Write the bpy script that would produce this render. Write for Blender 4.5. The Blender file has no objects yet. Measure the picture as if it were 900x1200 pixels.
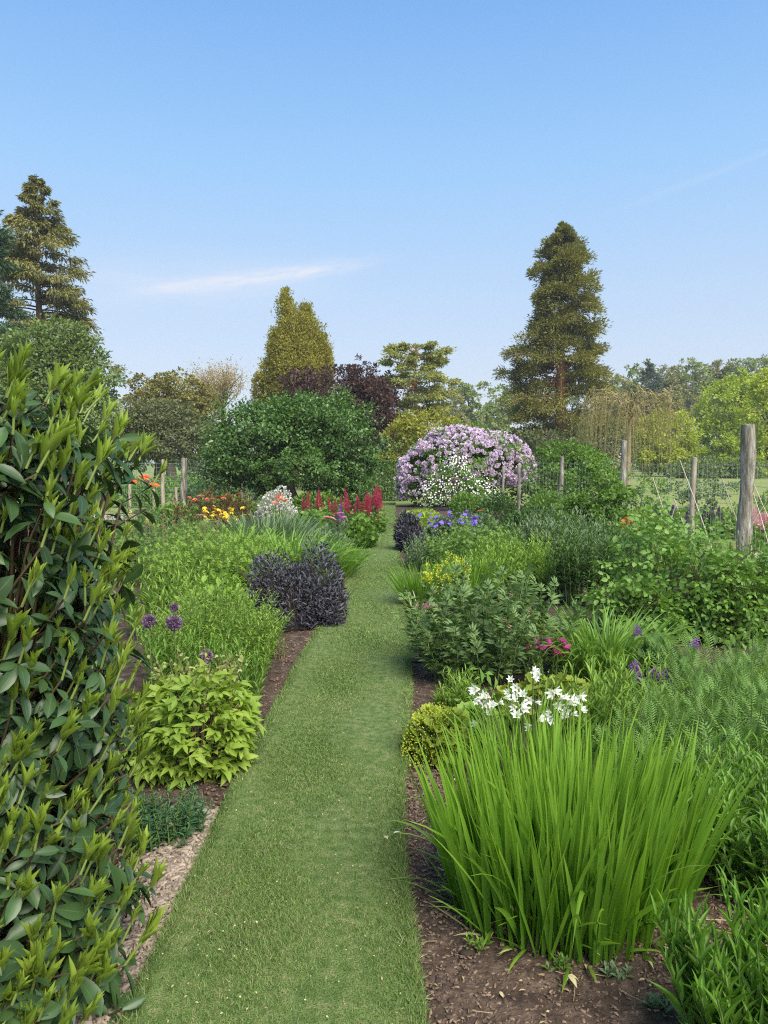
import bpy, math, random
import numpy as np

# ------------------------------------------------------------------ basics
rng = np.random.default_rng(11)
random.seed(5)
SC = bpy.context.scene
COL = SC.collection
PI = math.pi
CAM_H = 1.6
PITCH = math.atan(60 / 900)          # camera looks slightly down
CP, SP = math.cos(PITCH), math.sin(PITCH)


def at(u, Y):
    """ground point at distance Y in the direction of photo column u"""
    return ((u - 450) / 900 * (Y * CP + CAM_H * SP), Y, 0.0)


def hz(v, Y):
    """height of a point at distance Y seen on photo row v"""
    return CAM_H - Y * math.tan(PITCH + math.atan((v - 600) / 900))


def gp(u, v):
    Y = CAM_H / math.tan(PITCH + math.atan((v - 600) / 900))
    return at(u, Y)


def pt(u, v, Y):
    z = hz(v, Y)
    X = (u - 450) / 900 * (Y * CP + (CAM_H - z) * SP)
    return np.array((X, Y, z))


def R(a, b, n=None):
    return rng.uniform(a, b, n)


def nrm(a):
    return a / np.maximum(np.linalg.norm(a, axis=-1, keepdims=True), 1e-9)


class Wob:
    """cheap smooth noise in 3D"""
    def __init__(s, freq, k=7):
        s.k = rng.normal(size=(k, 3)) * freq
        s.p = R(0, 6.28, k)

    def __call__(s, P):
        return np.sin(P @ s.k.T + s.p).sum(-1) / math.sqrt(len(s.p))


# ------------------------------------------------------------------ geometry
class Geo:
    def __init__(s):
        s.V, s.F4, s.F3, s.rnd, s.t, s.s, s.n = [], [], [], [], [], [], 0

    def add(s, V, F4=None, F3=None, rnd=0.0, t=0.0, sx=0.0):
        V = np.asarray(V, float).reshape(-1, 3)
        m = len(V)
        s.V.append(V)
        if F4 is not None and len(F4):
            s.F4.append(np.asarray(F4, int).reshape(-1, 4) + s.n)
        if F3 is not None and len(F3):
            s.F3.append(np.asarray(F3, int).reshape(-1, 3) + s.n)
        for L, v in ((s.rnd, rnd), (s.t, t), (s.s, sx)):
            L.append(np.broadcast_to(np.asarray(v, float).reshape(-1) if np.ndim(v) else v, (m,)))
        s.n += m

    def build(s, name, mat, parent=None, smooth=True, loc=None):
        me = bpy.data.meshes.new(name)
        V = np.concatenate(s.V).astype(np.float32)
        f4 = np.concatenate(s.F4) if s.F4 else np.zeros((0, 4), int)
        f3 = np.concatenate(s.F3) if s.F3 else np.zeros((0, 3), int)
        me.vertices.add(len(V))
        me.vertices.foreach_set('co', V.ravel())
        me.loops.add(f4.size + f3.size)
        me.loops.foreach_set('vertex_index', np.concatenate([f4.ravel(), f3.ravel()]).astype(np.int32))
        me.polygons.add(len(f4) + len(f3))
        ls = np.concatenate([np.arange(len(f4)) * 4, f4.size + np.arange(len(f3)) * 3]).astype(np.int32)
        me.polygons.foreach_set('loop_start', ls)
        for nm, L in (('rnd', s.rnd), ('t', s.t), ('s', s.s)):
            a = me.attributes.new(nm, 'FLOAT', 'POINT')
            a.data.foreach_set('value', np.concatenate(L).astype(np.float32))
        me.update(calc_edges=True)
        if smooth:
            me.polygons.foreach_set('use_smooth', np.ones(len(me.polygons), bool))
        me.materials.append(mat)
        me.validate()
        o = bpy.data.objects.new(name, me)
        COL.objects.link(o)
        if parent is not None:
            o.parent = parent
        if loc is not None:
            o.location = loc
        return o


class Tpl:
    def __init__(s, V, F4, t, sx, F3=()):
        s.V, s.F4, s.F3 = np.asarray(V, float), np.asarray(F4, int).reshape(-1, 4), np.asarray(F3, int).reshape(-1, 3)
        s.t, s.s = np.asarray(t, float), np.asarray(sx, float)


def diamond(fold=.12, droop=.12, wide=.42):
    return Tpl([(0, 0, 0), (.5, wide, fold), (0, 1, -droop), (-.5, wide, fold)], [(0, 1, 2, 3)], [0, .5, 1, .5], [0, 1, 0, -1])


def leaf(prof='lance', k=4, fold=.1, droop=.2, curl=0.0):
    """3 columns wide, length 1, width 1, normal +z"""
    T = np.linspace(0, 1, k + 1)
    if prof == 'lance':
        w = np.sin(PI * T ** .75) ** .9
    elif prof == 'oval':
        w = np.sin(PI * T ** .9) ** .6
    elif prof == 'obov':
        w = np.sin(PI * T ** 1.35) ** .75
    elif prof == 'strap':
        w = np.minimum(1, np.minimum(T * 4 + .35, (1 - T) * 2.2))
    elif prof == 'petal':
        w = np.sin(PI * np.minimum(T * .82 + .06, 1)) ** .8
    w = np.maximum(w, .03)
    V, t, s = [], [], []
    for i, a in enumerate(T):
        z = -droop * a * a
        for c in (-1, 0, 1):
            V.append((c * .5 * w[i], a, z + (fold * w[i] if c else 0) + curl * math.sin(a * 9) * (.04 if c else 0)))
            t.append(a)
            s.append(c)
    F = []
    for i in range(k):
        for c in (0, 1):
            b = i * 3 + c
            F.append((b, b + 1, b + 4, b + 3))
    return Tpl(V, F, t, s)


def compound(items):
    """items: (template, base, direction, up, length, width)"""
    V, F, t, s, n = [], [], [], [], 0
    for tp, b, d, up, L, W in items:
        d = nrm(np.array(d, float)); up = np.array(up, float)
        sd = nrm(np.cross(d, up)); nn = np.cross(sd, d)
        V.append(np.array(b, float) + tp.V[:, :1] * W * sd + tp.V[:, 1:2] * L * d + tp.V[:, 2:] * L * nn)
        F.append(tp.F4 + n)
        t.append(tp.t); s.append(tp.s)
        n += len(tp.V)
    return Tpl(np.concatenate(V), np.concatenate(F), np.concatenate(t), np.concatenate(s))


def inst(G, tp, P, D, U, L, W, rnd):
    N = len(P)
    D = nrm(D)
    sd = np.cross(D, U)
    bad = np.linalg.norm(sd, axis=1) < 1e-3
    sd[bad] = np.cross(D[bad], np.array([.3, .9, .2]))
    sd = nrm(sd)
    nn = np.cross(sd, D)
    L = np.broadcast_to(L, (N,)); W = np.broadcast_to(W, (N,)); rnd = np.broadcast_to(rnd, (N,))
    k = len(tp.V)
    out = (P[:, None] + tp.V[None, :, :1] * (W[:, None] * sd)[:, None] + tp.V[None, :, 1:2] * (L[:, None] * D)[:, None]
           + tp.V[None, :, 2:] * (L[:, None] * nn)[:, None])
    off = (np.arange(N) * k)[:, None, None]
    G.add(out.reshape(-1, 3), (tp.F4[None] + off).reshape(-1, 4), (tp.F3[None] + off).reshape(-1, 3) if len(tp.F3) else None,
          np.repeat(rnd, k), np.tile(tp.t, N), np.tile(tp.s, N))


def paths(B, az, a0, a1, L, K=6, pw=1.6):
    N = len(B)
    T = np.linspace(0, 1, K)
    ang = a0[:, None] + (a1 - a0)[:, None] * T[None] ** pw
    d = np.stack([np.sin(ang) * np.cos(az)[:, None], np.sin(ang) * np.sin(az)[:, None], np.cos(ang)], -1)
    st = d * (L / (K - 1))[:, None, None]
    P = np.concatenate([np.zeros((N, 1, 3)), np.cumsum((st[:, :-1] + st[:, 1:]) / 2, 1)], 1) + B[:, None]
    return P, d


def strips(G, P, side, w, rnd, fold=0.0):
    """P (N,K,3), side (N,3) or (N,K,3), w (N,K)"""
    N, K = P.shape[:2]
    if side.ndim == 2:
        side = np.repeat(side[:, None], K, 1)
    tan = nrm(np.gradient(P, axis=1))
    up = np.cross(side, tan)
    a = P - side * w[..., None] / 2 + up * (w * fold)[..., None]
    c = P + side * w[..., None] / 2 + up * (w * fold)[..., None]
    V = np.stack([a, P, c], 2)
    i = np.arange(K - 1)[:, None] * 3 + np.arange(2)[None]
    f = np.stack([i, i + 1, i + 4, i + 3], -1).reshape(-1, 4)
    F = (f[None] + (np.arange(N) * K * 3)[:, None, None]).reshape(-1, 4)
    G.add(V.reshape(-1, 3), F, None, np.repeat(np.broadcast_to(rnd, (N,)), K * 3), np.tile(np.repeat(np.linspace(0, 1, K), 3), N), np.tile([-1, 0, 1], N * K))


def tubes(G, P, r, rnd=0.5, ns=5):
    N, K = P.shape[:2]
    r = np.broadcast_to(r, (N, K))
    tan = nrm(np.gradient(P, axis=1))
    ref = np.where(np.abs(tan[..., 2:]) > .9, np.array([1., 0, 0]), np.array([0, 0, 1.]))
    a = nrm(np.cross(tan, ref)); b = np.cross(tan, a)
    an = np.arange(ns) * 2 * PI / ns
    V = P[:, :, None] + r[:, :, None, None] * (a[:, :, None] * np.cos(an)[None, None, :, None] + b[:, :, None] * np.sin(an)[None, None, :, None])
    i = np.arange(K - 1)[:, None] * ns
    j = np.arange(ns)[None]
    f = np.stack([i + j, i + (j + 1) % ns, i + ns + (j + 1) % ns, i + ns + j], -1).reshape(-1, 4)
    F = (f[None] + (np.arange(N) * K * ns)[:, None, None]).reshape(-1, 4)
    G.add(V.reshape(-1, 3), F, None, np.repeat(np.broadcast_to(rnd, (N,)), K * ns), np.tile(np.repeat(np.linspace(0, 1, K), ns), N), 0.0)


def line(G, pts, r0, r1=None, ns=6, rnd=.5):
    P = np.array(pts, float)[None]
    rr = np.linspace(r0, r0 if r1 is None else r1, P.shape[1])[None]
    tubes(G, P, rr, rnd, ns)


def disc(n, rx, ry):
    a = R(0, 2 * PI, n); q = np.sqrt(R(0, 1, n))
    return np.stack([rx * q * np.cos(a), ry * q * np.sin(a), np.zeros(n)], 1), a, q


def sph(n):
    return nrm(rng.normal(size=(n, 3)))


# ------------------------------------------------------------------ materials
def mat(name):
    m = bpy.data.materials.new(name)
    m.use_nodes = True
    nt = m.node_tree
    nt.nodes.clear()
    return m, nt


def N_(nt, t, **kw):
    n = nt.nodes.new(t)
    for k, v in kw.items():
        if k in n.inputs:
            n.inputs[k].default_value = v
        else:
            setattr(n, k, v)
    return n


def ramp(nt, fac, stops):
    r = nt.nodes.new('ShaderNodeValToRGB')
    el = r.color_ramp.elements
    while len(el) < len(stops):
        el.new(.5)
    for e, (p, c) in zip(el, stops):
        e.position = p
        e.color = (*c, 1)
    nt.links.new(fac, r.inputs[0])
    return r.outputs[0]


def mixc(nt, fac, a, b, mode='MIX'):
    m = nt.nodes.new('ShaderNodeMix')
    m.data_type = 'RGBA'; m.blend_type = mode
    if isinstance(fac, (int, float)):
        m.inputs[0].default_value = fac
    else:
        nt.links.new(fac, m.inputs[0])
    for s, x in ((m.inputs[6], a), (m.inputs[7], b)):
        if isinstance(x, tuple):
            s.default_value = (*x, 1)
        else:
            nt.links.new(x, s)
    return m.outputs[2]


def math_(nt, op, a, b=None, clamp=False):
    m = nt.nodes.new('ShaderNodeMath')
    m.operation = op; m.use_clamp = clamp
    for s, x in ((m.inputs[0], a), (m.inputs[1], b)):
        if x is None:
            continue
        if isinstance(x, (int, float)):
            s.default_value = x
        else:
            nt.links.new(x, s)
    return m.outputs[0]


def attr(nt, n):
    a = nt.nodes.new('ShaderNodeAttribute')
    a.attribute_name = n
    return a.outputs['Fac']


def leafmat(name, a, b, tip=None, tr=.3, rough=.5, mid=None, spec=.35, base=None, dead=None, nscale=2.0):
    m, nt = mat(name)
    lk = nt.links.new
    rnd = attr(nt, 'rnd'); t = attr(nt, 't')
    tc = nt.nodes.new('ShaderNodeTexCoord')
    nz = N_(nt, 'ShaderNodeTexNoise', Scale=nscale, Detail=2.0)
    lk(tc.outputs['Object'], nz.inputs['Vector'])
    f = math_(nt, 'ADD', math_(nt, 'MULTIPLY', rnd, .75), math_(nt, 'MULTIPLY', math_(nt, 'SUBTRACT', nz.outputs[0], .32), .7), True)
    c = mixc(nt, f, a, b)
    if base:
        c = mixc(nt, math_(nt, 'SUBTRACT', 1.0, math_(nt, 'MULTIPLY', t, 2.2), True), c, base)
    if tip:
        c = mixc(nt, math_(nt, 'POWER', t, 3.0), c, tip)
    if mid:
        s = attr(nt, 's')
        c = mixc(nt, math_(nt, 'SUBTRACT', 1.0, math_(nt, 'MULTIPLY', math_(nt, 'ABSOLUTE', s), 12.0), True), c, mid)
    if dead:
        c = mixc(nt, math_(nt, 'GREATER_THAN', rnd, .965), c, dead)
    p = N_(nt, 'ShaderNodeBsdfPrincipled', Roughness=rough)
    p.inputs['Specular IOR Level'].default_value = spec
    lk(c, p.inputs['Base Color'])
    tl = nt.nodes.new('ShaderNodeBsdfTranslucent')
    lk(mixc(nt, 1.0, c, (1.5, 1.45, .8), 'MULTIPLY'), tl.inputs['Color'])
    mx = nt.nodes.new('ShaderNodeMixShader')
    mx.inputs[0].default_value = tr
    lk(p.outputs[0], mx.inputs[1]); lk(tl.outputs[0], mx.inputs[2])
    o = nt.nodes.new('ShaderNodeOutputMaterial')
    lk(mx.outputs[0], o.inputs['Surface'])
    return m


def surf(name, stops, scale=8.0, rough=.85, bump=.3, bscale=30.0, stretch=(1, 1, 1), detail=6.0, spec=.25):
    m, nt = mat(name)
    lk = nt.links.new
    tc = nt.nodes.new('ShaderNodeTexCoord')
    mp = nt.nodes.new('ShaderNodeMapping')
    mp.inputs['Scale'].default_value = stretch
    lk(tc.outputs['Object'], mp.inputs[0])
    nz = N_(nt, 'ShaderNodeTexNoise', Scale=scale, Detail=detail, Roughness=.65)
    lk(mp.outputs[0], nz.inputs['Vector'])
    c = ramp(nt, nz.outputs[0], stops)
    p = N_(nt, 'ShaderNodeBsdfPrincipled', Roughness=rough)
    p.inputs['Specular IOR Level'].default_value = spec
    lk(c, p.inputs['Base Color'])
    n2 = N_(nt, 'ShaderNodeTexNoise', Scale=bscale, Detail=5.0)
    lk(mp.outputs[0], n2.inputs['Vector'])
    bp = N_(nt, 'ShaderNodeBump', Strength=bump, Distance=.02)
    lk(n2.outputs[0], bp.inputs['Height'])
    lk(bp.outputs[0], p.inputs['Normal'])
    o = nt.nodes.new('ShaderNodeOutputMaterial')
    lk(p.outputs[0], o.inputs['Surface'])
    return m


LM = {}
def lm(key, *a, **k):
    LM[key] = leafmat(key + '_leaf', *a, **k)

# hero shrub
lm('laurel_old', (.020, .046, .016), (.055, .11, .030), rough=.42, spec=.4, tr=.12, mid=(.07, .13, .045), dead=(.22, .16, .05))
lm('laurel_new', (.16, .25, .032), (.30, .40, .055), rough=.4, tr=.35, mid=(.28, .36, .10), base=(.16, .20, .06))
lm('iris', (.07, .19, .016), (.18, .35, .03), rough=.42, tr=.4, spec=.4, tip=(.22, .36, .04))
lm('grass_green', (.09, .21, .02), (.20, .36, .04), rough=.5, tr=.35)
lm('daylily', (.10, .22, .03), (.22, .36, .06), rough=.5, tr=.35)
lm('lance', (.07, .18, .02), (.16, .31, .035), rough=.5, tr=.35)
lm('lime', (.15, .26, .03), (.30, .40, .055), rough=.55, tr=.35, mid=(.28, .36, .07))
lm('fresh', (.13, .25, .03), (.26, .40, .06), rough=.6, tr=.35)
lm('feather', (.08, .18, .035), (.19, .33, .07), rough=.6, tr=.3)
lm('mid', (.075, .165, .026), (.18, .31, .05), rough=.55, tr=.3)
lm('deep', (.04, .10, .024), (.095, .185, .04), rough=.5, tr=.25)
lm('peony', (.07, .14, .045), (.16, .25, .075), rough=.5, tr=.28, mid=(.16, .22, .08))
lm('greyish', (.09, .16, .075), (.19, .27, .13), rough=.6, tr=.25)
lm('sage', (.028, .028, .042), (.10, .10, .12), rough=.5, tr=.1, spec=.45)
lm('rose', (.08, .18, .028), (.20, .34, .065), rough=.5, tr=.32, dead=(.30, .30, .06))
lm('mantle', (.14, .22, .025), (.28, .33, .045), rough=.65, tr=.3)
lm('bluegreen', (.04, .12, .05), (.09, .20, .08), rough=.6, tr=.3)
lm('bronze', (.09, .05, .025), (.18, .10, .04), rough=.6, tr=.25)
lm('silver', (.40, .42, .38), (.66, .66, .60), rough=.7, tr=.2)
# trees
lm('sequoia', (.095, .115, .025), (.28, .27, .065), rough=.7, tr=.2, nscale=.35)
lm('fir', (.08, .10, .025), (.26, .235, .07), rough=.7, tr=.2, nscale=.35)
lm('cedar', (.03, .07, .035), (.08, .14, .06), rough=.7, tr=.2, nscale=.4)
lm('gold', (.17, .17, .02), (.36, .33, .05), rough=.7, tr=.25, nscale=.4)
lm('yew', (.09, .15, .04), (.19, .26, .08), rough=.6, tr=.25, nscale=.4)
lm('olive', (.13, .14, .025), (.27, .24, .055), rough=.65, tr=.25, nscale=.3)
lm('oliveg', (.09, .115, .05), (.17, .19, .085), rough=.65, tr=.25, nscale=.5)
lm('plum', (.035, .018, .018), (.11, .06, .05), rough=.5, tr=.2, nscale=.5)
lm('pine', (.16, .19, .05), (.38, .40, .14), rough=.65, tr=.25, nscale=.4)
lm('ygreen', (.20, .22, .03), (.37, .37, .06), rough=.6, tr=.3, nscale=.4)
lm('bay', (.05, .12, .025), (.125, .23, .05), rough=.4, tr=.2, nscale=.7, spec=.4)
lm('lime_tree', (.24, .32, .022), (.47, .53, .045), rough=.6, tr=.35, nscale=.25)
lm('lime_tree_deep', (.18, .27, .022), (.40, .48, .045), rough=.6, tr=.35, nscale=.25)
lm('wood_far', (.13, .19, .045), (.26, .31, .09), rough=.7, tr=.25, nscale=.12)
lm('wood_brown', (.15, .16, .06), (.28, .28, .11), rough=.7, tr=.25, nscale=.12)
lm('spruce', (.03, .055, .035), (.06, .09, .055), rough=.7, tr=.15, nscale=.2)
lm('willow', (.17, .17, .04), (.34, .30, .10), rough=.65, tr=.3, nscale=.5)
lm('blossom_tree', (.30, .24, .11), (.48, .38, .20), rough=.7, tr=.3)
lm('hedge', (.04, .10, .02), (.10, .18, .035), rough=.55, tr=.2)
lm('lawn', (.08, .15, .032), (.20, .29, .08), rough=.7, tr=.25, dead=(.30, .29, .15), nscale=3.0)
# flowers
lm('white', (.78, .80, .80), (.86, .87, .86), rough=.5, tr=.3, base=(.6, .68, .45))
lm('lilac', (.52, .40, .68), (.82, .72, .90), rough=.6, tr=.3)
lm('lupin_red', (.28, .018, .06), (.62, .10, .20), rough=.6, tr=.25)
lm('lupin_violet', (.055, .02, .11), (.14, .06, .22), rough=.6, tr=.2)
lm('lupin_pink', (.60, .28, .42), (.75, .48, .60), rough=.6, tr=.25)
lm('violet', (.12, .07, .50), (.26, .15, .72), rough=.6, tr=.3)
lm('magenta', (.36, .02, .18), (.58, .06, .34), rough=.6, tr=.3)
lm('orange', (.70, .09, .03), (.85, .20, .07), rough=.6, tr=.3)
lm('rust', (.40, .09, .04), (.60, .18, .07), rough=.6, tr=.2)
lm('yellow', (.72, .52, .02), (.85, .70, .05), rough=.6, tr=.3)
lm('paleyellow', (.66, .68, .20), (.78, .78, .35), rough=.6, tr=.3)
lm('coral', (.75, .22, .16), (.85, .38, .30), rough=.6, tr=.3)
lm('rosepink', (.66, .18, .30), (.80, .36, .48), rough=.6, tr=.3)
lm('allium', (.14, .08, .16), (.30, .19, .31), rough=.6, tr=.2)
lm('euph', (.40, .46, .03), (.58, .62, .07), rough=.6, tr=.3)
lm('mauve', (.40, .24, .42), (.58, .42, .58), rough=.6, tr=.3)
lm('purple', (.16, .04, .28), (.36, .16, .50), rough=.6, tr=.25)
lm('stem_green', (.09, .15, .04), (.16, .22, .06), rough=.6, tr=.1)
lm('stem_brown', (.07, .045, .028), (.13, .09, .05), rough=.7, tr=.05)
lm('stem_pink', (.24, .13, .09), (.34, .22, .14), rough=.7, tr=.1)
lm('twig', (.22, .17, .08), (.42, .34, .19), rough=.7, tr=.05)
lm('straw', (.40, .36, .18), (.56, .52, .30), rough=.7, tr=.2)
lm('chip', (.10, .075, .055), (.38, .31, .24), rough=.85, tr=0.0)
lm('clod', (.028, .018, .013), (.095, .065, .046), rough=.95, tr=0.0)
lm('chip_dark', (.03, .02, .014), (.24, .165, .11), rough=.85, tr=0.0)

BARK = surf('bark', [(.3, (.05, .038, .028)), (.7, (.14, .11, .085))], 6, .9, .6, 20, (4, 4, .6))
BARK_RED = surf('red_bark', [(.3, (.16, .06, .03)), (.7, (.34, .15, .08))], 3, .9, .5, 10, (4, 4, .4))
BARK_PALE = surf('pale_bark', [(.3, (.18, .14, .08)), (.7, (.38, .30, .18))], 3, .9, .3, 10, (4, 4, .4))
POST_OLD = surf('weathered_post', [(.3, (.06, .05, .035)), (.46, (.16, .145, .11)), (.56, (.27, .255, .215)), (.68, (.42, .42, .38))], 5, .9, .6, 24, (3, 3, .5))
POST_NEW = surf('pale_post', [(.3, (.17, .14, .10)), (.5, (.30, .26, .19)), (.7, (.42, .38, .30))], 6, .85, .4, 20, (4, 4, .4))
WIRE = surf('galvanised_wire', [(.3, (.20, .22, .22)), (.7, (.34, .36, .36))], 10, .5, .05)
WIRE_TEAL = surf('teal_netting', [(.3, (.10, .18, .19)), (.7, (.18, .28, .29))], 10, .6, .05)
CANE = surf('cane', [(.3, (.34, .30, .22)), (.7, (.54, .50, .42))], 20, .7, .1)
SOIL = surf('soil', [(.3, (.022, .014, .010)), (.5, (.066, .044, .031)), (.72, (.15, .108, .078))], 14, .95, .9, 60, detail=9)
TURF = surf('turf', [(.34, (.06, .105, .025)), (.5, (.11, .165, .045)), (.66, (.20, .22, .09))], 22, .95, .8, 160, detail=12)
MEADOW = surf('meadow', [(.3, (.12, .17, .04)), (.55, (.18, .215, .055)), (.8, (.26, .255, .09))], .12, .95, .3, 4, detail=6)
GRAVEL = surf('gravel', [(.3, (.20, .17, .14)), (.7, (.38, .34, .28))], 18, .95, .5, 60)
STRAW_SOIL = surf('dry_soil', [(.3, (.26, .21, .14)), (.7, (.42, .36, .25))], 8, .95, .5, 60)

# templates
DIA = diamond()
DIAW = diamond(.1, .15, .5)
NEEDLE = diamond(.05, .1, .3)
LANCE = leaf('lance', 4, .10, .22)
LANCE2 = leaf('lance', 3, .12, .35)
OVAL = leaf('oval', 3, .10, .22)
OBOV = leaf('obov', 5, .09, .12)
OBOV2 = leaf('obov', 5, .07, .42)
STRAP = leaf('strap', 5, .08, .35)
LANCE_UP = leaf('lance', 4, .13, .02)
PETAL = leaf('petal', 3, .1, .25)


def pinnate(n=8, L=.32, W=.07, tp=DIA, droop=.25, base=.12, terminal=True, ang=60):
    it = []
    for i in range(n):
        y = base + (1 - base) * i / n
        s = math.sin(PI * (.18 + .72 * i / n)) * L
        z = -droop * y * y
        for c in (-1, 1):
            a = math.radians(ang - 12 * i / n)
            it.append((tp, (0, y, z), (c * math.sin(a), math.cos(a), -.15), (0, 0, 1), s, W))
    if terminal:
        it.append((tp, (0, .97, -droop), (0, 1, -.5), (0, 0, 1), L * .6, W))
    # rachis
    it.append((NEEDLE, (0, 0, 0), (0, 1, -droop), (0, 0, 1), 1.02, .03))
    return compound(it)


FEATHER = pinnate(8, .34, .05, NEEDLE, .2, .1)
ROSELEAF = pinnate(2, .5, .30, OVAL, .2, .3, ang=70)
TERN = compound([(LANCE2, (0, .35, 0), (0, 1, -.1), (0, 0, 1), .62, .30), (LANCE2, (0, .33, 0), (.85, .55, -.1), (0, 0, 1), .5, .26),
                 (LANCE2, (0, .33, 0), (-.85, .55, -.1), (0, 0, 1), .5, .26), (NEEDLE, (0, 0, 0), (0, 1, 0), (0, 0, 1), .4, .03)])
PEONYL = compound([(LANCE2, (0, .5, 0), (0, 1, -.1), (0, 0, 1), .5, .17), (LANCE2, (0, .5, 0), (.5, .8, -.1), (0, 0, 1), .46, .15), (LANCE2, (0, .5, 0), (-.5, .8, -.1), (0, 0, 1), .46, .15),
                   (LANCE2, (.02, .34, 0), (.95, .35, 0), (0, 0, 1), .44, .15), (LANCE2, (-.02, .34, 0), (-.95, .35, 0), (0, 0, 1), .44, .15),
                   (LANCE2, (.02, .34, 0), (.8, .75, -.1), (0, 0, 1), .42, .14), (LANCE2, (-.02, .34, 0), (-.8, .75, -.1), (0, 0, 1), .42, .14),
                   (NEEDLE, (0, 0, 0), (0, 1, 0), (0, 0, 1), .55, .03)])


def roundleaf():
    V = [(0, 0, 0)]; n = 15; t = [0]; s = [0]
    for i in range(n):
        a = -2.5 + 5.0 * i / (n - 1)
        r = .5 * (1 + .10 * math.cos(i * PI)) * (1.0 if 0 < i < n - 1 else .7)
        V.append((r * math.sin(a), .32 + r * math.cos(a), .10 + .05 * math.cos(i * PI)))
        t.append(1); s.append(1)
    return Tpl(V, np.zeros((0, 4), int), t, s, [(0, i + 1, i) for i in range(1, n)])


ROUND = roundleaf()


def floret(n=5, cup=.45, tp=PETAL, w=.75):
    return compound([(tp, (0, 0, 0), (math.cos(a), math.sin(a), cup), (-.3 * math.cos(a), -.3 * math.sin(a), 1), .5, .5 * w) for a in np.arange(n) * 2 * PI / n])


FLORET = floret()
STAR6 = floret(6, .6, DIA, .45)


# ------------------------------------------------------------------ things
def tag(o, label=None, cat=None, group=None, kind=None):
    if label: o['label'] = label
    if cat: o['category'] = cat
    if group: o['group'] = group
    if kind: o['kind'] = kind
    return o


def thing(name, label, cat, loc, group=None, rz=0.0):
    o = bpy.data.objects.new(name, None)
    o.empty_display_size = .2
    COL.objects.link(o)
    o.location = loc
    o.rotation_euler = (0, 0, rz)
    return tag(o, label, cat, group)


def child_copy(src, parent, loc, rot=(0, 0, 0), sc=1.0):
    c = src.copy()
    COL.objects.link(c)
    c.parent = parent
    c.location = loc
    c.rotation_euler = rot
    c.scale = (sc, sc, sc)
    return c


def sprout(root, name, geo_fn, mat_, spots, sc=(.85, 1.15), tilt=.3):
    """countable flowers: one mesh each, sharing data"""
    first = None
    for p in spots:
        rot = (R(-tilt, tilt), R(-tilt, tilt), R(0, 6.28))
        if first is None:
            G = Geo(); geo_fn(G)
            first = G.build(name, mat_, root)
            first.location = p; first.rotation_euler = rot
            s = R(*sc); first.scale = (s, s, s)
        else:
            child_copy(first, root, p, rot, R(*sc))


def blade_clump(root, rx, ry, n, L, w, lean, bend, m, name='leaves', K=7, spread=1.0, fold=.12, twist=1.2, lvar=.22):
    B, a, q = disc(n, rx, ry)
    az = a + rng.normal(0, .5, n)
    a0 = lean * (.15 + q * spread) * R(.5, 1.2, n)
    a1 = a0 + bend * R(.2, 1.3, n)
    Ls = L * R(1 - lvar, 1 + lvar * .6, n)
    P, d = paths(B, az, a0, a1, Ls, K, 1.7)
    th = az + PI / 2 + rng.normal(0, twist, n)
    side = np.stack([np.cos(th), np.sin(th), np.zeros(n)], 1)
    side = nrm(side[:, None] - d * (side[:, None] * d).sum(-1, keepdims=True))
    T = np.linspace(0, 1, K)
    prof = np.minimum(1, (1 - T) * 2.4) ** .7 * np.minimum(1, .65 + T)
    W = (w * R(.7, 1.15, n))[:, None] * np.maximum(prof, .04)[None]
    G = Geo()
    strips(G, P, side, W, R(0, 1, n), fold)
    return G.build(name, LM[m], root)


def leafy(root, rx, ry, ns, H, tp, L, W, nodes, m, stem='stem_green', elev=.5, start=.15, dome=.35, lean=.35, per=1, srad=.004, taper=.5, phyl=2.4, name='leaves', hv=.26):
    B, a, q = disc(ns, rx, ry)
    az = a + rng.normal(0, .6, ns)
    hs = H * (1 - dome * q ** 2) * R(1 - hv, 1 + hv, ns)
    P, d = paths(B, az, lean * q * .4, lean * q * 1.3 + R(0, .2, ns), hs, 7)
    G = Geo()
    tubes(G, P, np.linspace(srad, srad * .5, 7)[None], R(0, 1, ns), 4)
    G.build('stems', LM[stem], root)
    T = np.linspace(start, 1, nodes)
    fi = T * 6
    i0 = np.minimum(fi.astype(int), 5); fr = (fi - i0)[None, :, None]
    Q = P[:, i0] * (1 - fr) + P[:, i0 + 1] * fr
    dd = d[:, i0]
    G = Geo()
    srn = R(0, 1, ns)
    for k in range(per):
        an = (np.arange(nodes) * phyl)[None] + R(0, 6.28, ns)[:, None] + k * 2 * PI / per + rng.normal(0, .2, (ns, nodes))
        e = elev + .5 * T[None] ** 3 + rng.normal(0, .18, (ns, nodes))
        D = np.stack([np.cos(an) * np.cos(e), np.sin(an) * np.cos(e), np.sin(e)], -1) + dd * .35
        U = np.stack([-np.cos(an) * .4, -np.sin(an) * .4, np.ones_like(an)], -1)
        sz = (1 - taper * T[None] ** 2) * R(.75, 1.15, (ns, nodes))
        rr = (srn[:, None] * .3 + .42 * T[None] ** 2 + R(0, .35, (ns, nodes))).ravel()
        inst(G, tp, Q.reshape(-1, 3), D.reshape(-1, 3), U.reshape(-1, 3), L * sz.ravel(), W * sz.ravel(), rr)
    G.build(name, LM[m], root)
    return P[:, -1]


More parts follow.
